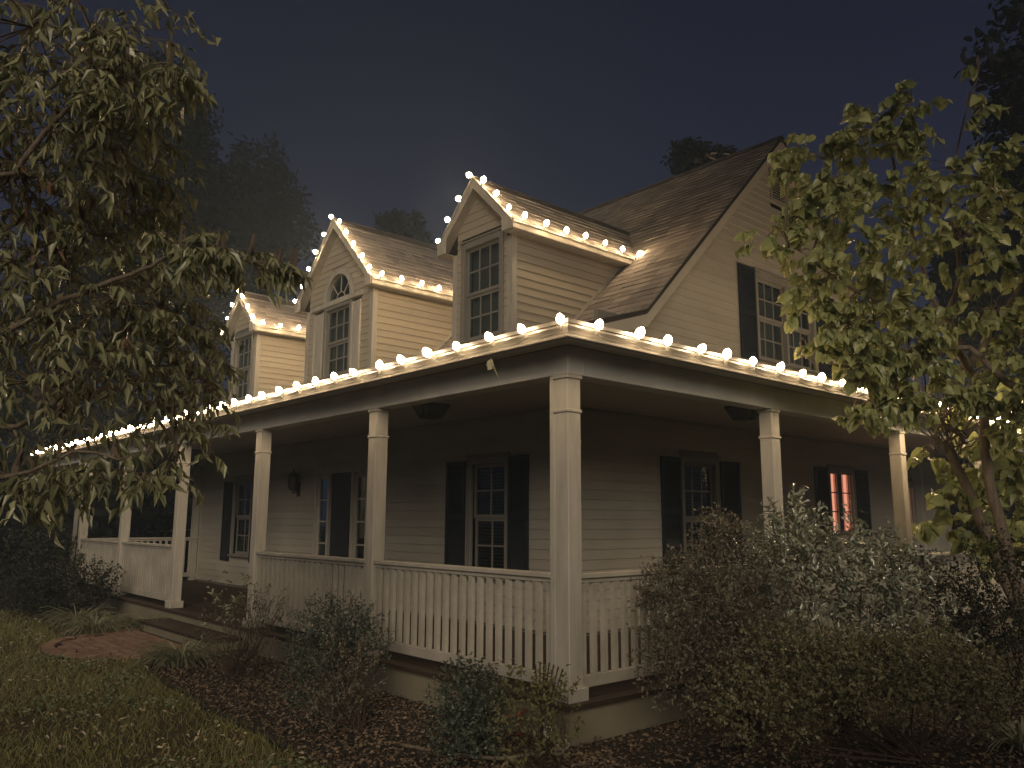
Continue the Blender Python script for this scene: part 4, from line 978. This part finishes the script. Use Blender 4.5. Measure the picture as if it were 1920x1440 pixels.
# strap-leaved clumps
def clump(name, label, base, n, length, width, spread, group, m='lirio'):
    t = thing(name, label, 'plant', base, group); base = np.array(base); V = []; Fc = []
    b = MB()
    for i in range(n):
        a = rng.random() * 6.283; l = length * rng.uniform(.6, 1.15); out = np.array([math.cos(a), math.sin(a), 0]); side = np.array([-math.sin(a), math.cos(a), 0]) * width * rng.uniform(.7, 1.2)
        p = base + out * rng.random() * spread * .5; el = rng.uniform(.75, 1.45); pts = []
        for j in range(6): pts.append(p.copy()); p = p + (out * math.cos(el) + np.array([0, 0, math.sin(el)])) * l / 5; el -= rng.uniform(.28, .55)
        vs = []
        for j, q in enumerate(pts):
            q[2] = max(q[2], G + .012); wv = side * (1 - (j / 5) ** 2 * .95); vs += [tuple(q - wv + (0, 0, .004)), tuple(q), tuple(q + wv + (0, 0, .004))]
        b.add(vs, [f for j in range(5) for f in ((3 * j, 3 * j + 1, 3 * j + 4, 3 * j + 3), (3 * j + 1, 3 * j + 2, 3 * j + 5, 3 * j + 4))])
    b.build('blades', m, t, 'stuff'); return t
lg = 'strap-leaved clumps in the front bed'
clump('liriope', 'strap-leaved clump right of the brick landing, beside the bare-stemmed shrub', (-4.98, -.98, G), 330, .48, .008, .4, lg)
clump('liriope', 'strap-leaved clump left of the brick landing, nearest its edge', (-8.15, -1.02, G), 240, .46, .009, .35, lg)
clump('liriope', 'strap-leaved clump farther left, toward the dark twiggy shrub', (-9.3, -.95, G), 220, .50, .009, .45, lg)
clump('liriope', 'dim strap-leaved clump between the left clumps and the porch step', (-8.25, -.38, G), 160, .40, .008, .35, lg)
clump('yucca', 'spiky clump in the dark lower corner under the slender tree', (2.20, 2.30, G), 60, .42, .012, .15, None)

# ------------------------------------------------------------------ rake, hose, edging, moth
rk = thing('garden_rake', 'upturned metal garden rake, its thin tines fanned in front of the corner railing', 'rake', (.10, -.30, G))
hub = Vector(pv(1018, 1345, 5.62)); b = MB(); b.tube([Vector((.12, -.42, G)), hub], .011, 6); b.build('handle', 'drytwig', rk)
for i in range(7):
    tip = Vector(pv(1004 + i * 8.5, 1238 + abs(i - 2) * 4, 5.68 + i * .004)); q = MB(); q.tube([hub, hub.lerp(tip, .45) + C_R * (i - 3) * .006, tip, tip - C_F * .02 - Vector((0, 0, .012))], [.006, .0055, .005, .0045], 5); q.build('tine', 'rust', rk)
b = MB(); b.tube([hub.lerp(Vector(pv(1004 + i * 8.5, 1238 + abs(i - 2) * 4, 5.68 + i * .004)), .62) for i in range(7)], .005, 4); b.build('cross_wire', 'rust', rk)
b = MB(); poly([(-.75, -.95, G + .012), (-.30, -.80, G + .014), (.02, -.66, G + .03), (.14, -.50, G + .05), (.30, -.47, G + .03), (.6, -.52, G + .012)], .013, .013, b, 7, 0, 5)
tag(b.build('garden_hose', 'hose', None, smooth=True), 'pale brown garden hose curving through the mulch below the corner post', 'hose')
b = MB(); pts = [(x, edge_y(x) - .01 + .012 * math.sin(x * 7) + rng.normal(0, .004), G + .018 + .008 * math.sin(x * 3.1)) for x in np.linspace(-5.32, 1.2, 60)]
b.tube(pts, .020, 6); tag(b.build('lawn_edging', 'edging', None), 'black plastic edging curving between the lawn and the mulch bed', 'edging')
b = MB(); pts = [(x, edge_y(x) - .01 + .012 * math.sin(x * 7), G + .016) for x in np.linspace(-12, -7.9, 40)]
b.tube(pts, .018, 6); tag(b.build('lawn_edging', 'edging', None), 'dark edging at the lawn left of the brick landing', 'edging')
mo = thing('moth', 'pale yellow moth with a striped abdomen flying below the front gutter', 'moth', tuple(at(920, 690, 4.6)))
c = at(920, 688, 4.6); r_ = C_R; u_ = C_U; f_ = C_F
b = MB()
b.prism([c - r_ * .016 + u_ * .036, c + r_ * .004 + u_ * .046, c + r_ * .014 + u_ * .030, c + r_ * .016 + u_ * .0, c + r_ * .004 - u_ * .014, c - r_ * .018 - u_ * .018], f_ * .0015); b.build('wing', 'moth', mo)
b = MB(); b.prism([c + r_ * .004 + u_ * .040 + f_ * .01, c - r_ * .02 + u_ * .034 + f_ * .03, c - r_ * .026 + u_ * .01 + f_ * .03, c - r_ * .01 - u_ * .012 + f_ * .012], f_ * .0015); b.build('wing', 'moth', mo)
b = MB(); p0 = c + r_ * .010 + u_ * .012; p1 = c + r_ * .044 - u_ * .062; k = 11
b.tube([p0.lerp(p1, i / (k - 1)) for i in range(k)], [(.009 - .007 * i / (k - 1)) * (1.0 if i % 2 else .72) for i in range(k)], 8); b.build('abdomen', 'mothb', mo)
b = MB(); b.tube([c + u_ * .046 + r_ * .004, c + u_ * .030 + r_ * .006, p0], [.004, .008, .008], 7); b.build('thorax', 'moth', mo)

# ------------------------------------------------------------------ brick landing
pc = Vector((-6.82, -.45)); ea, eb = 1.36, 1.46
b = MB(); N = 40
ring = [(pc.x + (ea + .03) * math.cos(t), pc.y + (eb + .03) * math.sin(t), G - .004) for t in np.linspace(math.pi, 2 * math.pi, N)]
b.prism([Vector(p) for p in [(pc.x - ea - .03, -.03, G - .004)] + ring + [(pc.x + ea + .03, -.03, G - .004)]], (0, 0, .016))
pat = b.build('brick_path', 'joint', None, 'structure')
bk = MB(); bk.hexa([(-.5, -.5, 0), (.5, -.5, 0), (.5, .5, 0), (-.5, .5, 0), (-.48, -.46, 1), (.48, -.46, 1), (.48, .46, 1), (-.48, .46, 1)]); me_b = bk.mesh('brick', 'brick')
def brick(x, y, a, l, w_):
    z = G + .010; h = .034 + rng.uniform(-.007, .009)
    mw = Matrix.Translation((x, y, z)) @ Matrix.Rotation(a, 4, 'Z') @ Matrix.Rotation(rng.normal(0, .012), 4, 'X') @ Matrix.Rotation(rng.normal(0, .010), 4, 'Y') @ Matrix.Diagonal((l, w_, h, 1))
    link('brick', me_b, pat, mw)
BL, BW = .245, .122
row = 0; y = -.10
while y > pc.y - eb:
    x = pc.x - ea + (BL / 2 if row % 2 else 0) - .1
    while x < pc.x + ea + .2:
        yy = min(0, y - pc.y); 
        fx = abs(x - pc.x) + BL * .5; fy = abs(yy) + BW * .5
        if (fx / (ea - .10)) ** 2 + (fy / (eb - .10)) ** 2 < 1.0 and not (y > -.50 and -8.4 < x < -5.45): brick(x, y, rng.normal(0, .018), BL - .026, BW - .026)
        x += BL
    y -= BW; row += 1
nb = 36
for i in range(nb):
    t = math.pi + math.pi * (i + .5) / nb; x, y = pc.x + (ea - .055) * math.cos(t), pc.y + (eb - .055) * math.sin(t)
    brick(x, y, math.atan2(math.sin(t) * eb, math.cos(t) * ea), BL * .56, BW * .94)

# ------------------------------------------------------------------ grass, litter, mulch
def on_patio(x, y): return ((x - pc.x) / (ea + .04)) ** 2 + ((y - pc.y) / (eb + .04)) ** 2 < 1
def scatter(n, f):
    out = []
    while len(out) < n:
        x, y = f()
        out.append((x, y))
    return np.array(out)
ed = np.vectorize(edge_y)
def lawn_pts(n, dpow=1.0):
    q = rng.random((n * 3, 2)); x = .4 - 12.5 * q[:, 0] ** 1.5; dep = (x + 13) * .12 + .5 + .0
    y = ed(x) - q[:, 1] ** 1.25 * np.clip(2.7 - np.abs(x + 3) * .02, .8, 2.7)
    ok = ~(((x - pc.x) / (ea + .02)) ** 2 + ((y - pc.y) / (eb + .02)) ** 2 < 1)
    return np.stack([x[ok], y[ok]], 1)[:n]
p2 = lawn_pts(52000); n = len(p2)
patch = np.sin(p2[:, 0] * 2.3 + np.sin(p2[:, 1] * 3)) * np.sin(p2[:, 1] * 2.9 + p2[:, 0])
keep = patch + rng.normal(0, .5, n) > -.55; p2 = p2[keep]; n = len(p2)
P = np.concatenate([p2, np.full((n, 1), G - .008)], 1); an = rng.random(n) * 6.283; tilt = rng.uniform(.25, 1.1, n)
A = np.stack([np.cos(an) * np.sin(tilt), np.sin(an) * np.sin(tilt), np.cos(tilt)], 1); N_ = nrm(np.cross(A, unit(n)))
leaves('lawn_grass', P, A, N_, rng.uniform(.035, .10, n), rng.uniform(.004, .008, n), T_BLADE, 'grass', None, 'stuff')
p2 = lawn_pts(3600); p2 = lawn_pts(3600); k_ = len(p2); cc = lawn_pts(44); j = rng.integers(0, 44, k_); p2 = cc[j] + rng.normal(0, .11, (k_, 2)); ok = p2[:, 1] < ed(p2[:, 0]) - .03; p2 = p2[ok]; n = len(p2)
P = np.concatenate([p2, (G + rng.uniform(.01, .055, n))[:, None]], 1); leaves('clover_cover', P, unit(n) * (1, 1, .3), nrm(np.array([0, 0, 1.0]) + rng.normal(0, .3, (n, 3))), rng.uniform(.018, .038, n), rng.uniform(.016, .032, n), T_HEART, 'clover', None, 'stuff')
p2 = lawn_pts(2600); cl_ = np.sin(p2[:, 0] * 3.7 + 1) * np.sin(p2[:, 1] * 4.3 + p2[:, 0] * 1.3); p2 = p2[cl_ + rng.normal(0, .35, len(p2)) > 0.05]; n = len(p2)
P = np.concatenate([p2, (G + rng.uniform(.008, .04, n))[:, None]], 1); leaves('fallen_leaves', P, unit(n) * (1, 1, .35), nrm(np.array([0, 0, 1.0]) + rng.normal(0, .45, (n, 3))), rng.uniform(.02, .075, n) ** 1.0, rng.uniform(.010, .034, n), T_POINT, 'litter', None, 'stuff')
def bed_pts(n):
    q = rng.random((n, 2)); x = 2.6 - 14.5 * q[:, 0] ** 1.7; e_ = ed(x); y = e_ + .03 + (-.05 - e_) * q[:, 1]
    ok = (y < -.05) & ~(((x - pc.x) / (ea + .03)) ** 2 + ((y - pc.y) / (eb + .03)) ** 2 < 1) & ~((x < -5.55) & (x > -8.25) & (y > -.46))
    a = np.stack([x[ok], y[ok]], 1)
    k = n // 3; a2 = np.stack([rng.uniform(.06, 2.8, k), rng.uniform(-1.4, 4, k)], 1)
    return np.concatenate([a, a2])
p2 = bed_pts(34000); n = len(p2)
P = np.concatenate([p2, (G + rng.uniform(-.01, .022, n))[:, None]], 1)
leaves('mulch_chips', P, unit(n) * (1, 1, .30), nrm(np.array([0, 0, 1.0]) + rng.normal(0, .5, (n, 3))), rng.uniform(.012, .046, n), rng.uniform(.008, .026, n), T_CLUMP, 'mulch', None, 'stuff')
b = MB(); xs = list(np.linspace(-13, 1.5, 60)); vs = []
for x in xs: vs += [(x, edge_y(x), G - .002), (x, -.0, G - .002)]
b.add(vs, [(2 * i, 2 * i + 2, 2 * i + 3, 2 * i + 1) for i in range(len(xs) - 1)]); b.build('mulch_bed', 'soil', None, 'structure')

# ------------------------------------------------------------------ dark trees behind
def far_tree(name, label, base, crowns, n, leaf, m='leafN'):
    t = thing(name, label, 'tree', (base[0], base[1], G), 'dark trees around the house')
    top = max(c[0][2] for c in crowns); b = MB(); poly([(base[0], base[1], G - .1), (base[0] + .1, base[1], top * .5), (base[0], base[1], top)], .28, .06, b, 7, .03)
    for (c, r_, wt) in crowns:
        for s in range(5): e_ = np.array(c) + unit(1)[0] * np.array(r_) * .8; b.tube([(base[0], base[1], max(1, c[2] - r_[2] * .7)), tuple((np.array([base[0], base[1], c[2]]) + e_) / 2), tuple(e_)], [.10, .06, .02], 4, False)
    b.build('trunk', 'bark', t)
    tot = sum(c[2] for c in crowns); PP = []; UU = []
    for (c, r_, wt) in crowns:
        k = int(n * wt / tot); ks = max(12, k // 22); u = unit(ks) * (rng.random((ks, 1)) ** .35); cc_ = np.array(c) + u * np.array(r_)
        j = rng.integers(0, ks, k); PP.append(cc_[j] + rng.normal(0, 1, (k, 3)) * np.mean(r_) * .10); UU.append(u[j])
    P = np.concatenate(PP); U = np.concatenate(UU); k = len(P)
    leaves('crown', P, unit(k), nrm(U + np.array([0, 0, .5]) + rng.normal(0, .5, (k, 3))), leaf * rng.uniform(.6, 1.3, k), leaf * .6 * rng.uniform(.7, 1.2, k), T_CLUMP, m, t, 'stuff')
    return t
def A_(px, py, d): return tuple(at(px, py, d))
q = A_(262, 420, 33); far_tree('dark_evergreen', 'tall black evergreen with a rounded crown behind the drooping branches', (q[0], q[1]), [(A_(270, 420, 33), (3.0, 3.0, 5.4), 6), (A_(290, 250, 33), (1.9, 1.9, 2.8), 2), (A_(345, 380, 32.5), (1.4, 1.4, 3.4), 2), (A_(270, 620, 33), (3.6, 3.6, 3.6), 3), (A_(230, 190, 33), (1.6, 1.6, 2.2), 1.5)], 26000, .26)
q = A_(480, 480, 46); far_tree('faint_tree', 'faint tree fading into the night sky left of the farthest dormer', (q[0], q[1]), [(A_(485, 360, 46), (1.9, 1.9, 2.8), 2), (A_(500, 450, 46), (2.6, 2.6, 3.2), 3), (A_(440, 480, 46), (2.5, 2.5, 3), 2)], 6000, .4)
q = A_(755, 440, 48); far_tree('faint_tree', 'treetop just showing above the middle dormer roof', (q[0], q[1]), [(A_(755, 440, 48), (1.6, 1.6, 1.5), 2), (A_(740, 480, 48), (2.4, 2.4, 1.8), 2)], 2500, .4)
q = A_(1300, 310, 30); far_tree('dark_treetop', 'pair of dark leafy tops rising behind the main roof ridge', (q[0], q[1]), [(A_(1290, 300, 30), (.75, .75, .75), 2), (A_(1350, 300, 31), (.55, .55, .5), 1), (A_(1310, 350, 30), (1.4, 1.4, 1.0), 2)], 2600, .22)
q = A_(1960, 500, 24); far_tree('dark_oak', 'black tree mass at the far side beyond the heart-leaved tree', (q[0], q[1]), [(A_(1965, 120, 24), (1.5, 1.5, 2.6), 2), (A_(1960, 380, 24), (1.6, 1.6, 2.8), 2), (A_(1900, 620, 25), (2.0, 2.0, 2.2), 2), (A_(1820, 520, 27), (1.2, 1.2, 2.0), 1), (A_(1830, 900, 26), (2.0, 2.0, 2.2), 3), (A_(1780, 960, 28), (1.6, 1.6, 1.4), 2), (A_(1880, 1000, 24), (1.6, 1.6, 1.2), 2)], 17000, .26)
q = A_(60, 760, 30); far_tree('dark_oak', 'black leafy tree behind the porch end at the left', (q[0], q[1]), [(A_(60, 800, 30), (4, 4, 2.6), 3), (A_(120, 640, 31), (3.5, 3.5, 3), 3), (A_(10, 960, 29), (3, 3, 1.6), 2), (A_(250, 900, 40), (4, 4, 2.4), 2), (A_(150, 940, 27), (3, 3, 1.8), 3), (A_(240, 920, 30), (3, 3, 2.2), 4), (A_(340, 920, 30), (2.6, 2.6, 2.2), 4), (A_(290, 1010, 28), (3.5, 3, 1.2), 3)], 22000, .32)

far_tree('unseen_shade_tree', 'added tree crown outside the picture, there to shade the gable wall', (7.2, .2), [((5.2, -.9, 10.3), (3.6, 4.2, 2.9), 3), ((7.2, 1.2, 10.6), (3.0, 3.0, 2.8), 2), ((4.7, 1.9, 10.9), (2.9, 3.0, 2.6), 3)], 24000, .40)  # unseen tree, added to keep direct light off the gable
far_tree('unseen_shade_bush', 'added round bush outside the picture, there to shade the lower right ground', (7.3, -3.7), [((7.3, -3.65, 1.9), (1.55, 1.5, 1.35), 2)], 6000, .16)  # unseen bush, added to darken the ground at lower right

# ------------------------------------------------------------------ misty air
if HAZE > 0:
    b = MB(); b.box(-70, 30, -30, 70, G - 1.2, 30)
    hm = bpy.data.materials.new('haze'); hm.use_nodes = True; n_ = hm.node_tree; n_.nodes.remove(n_.nodes['Principled BSDF'])
    pvn = n_.nodes.new('ShaderNodeVolumePrincipled'); pvn.inputs['Color'].default_value = (.62, .80, 1.0, 1); pvn.inputs['Density'].default_value = HAZE; pvn.inputs['Anisotropy'].default_value = .25
    n_.links.new(pvn.outputs[0], n_.nodes['Material Output'].inputs['Volume'])
    b.build('haze', hm, None, 'stuff')
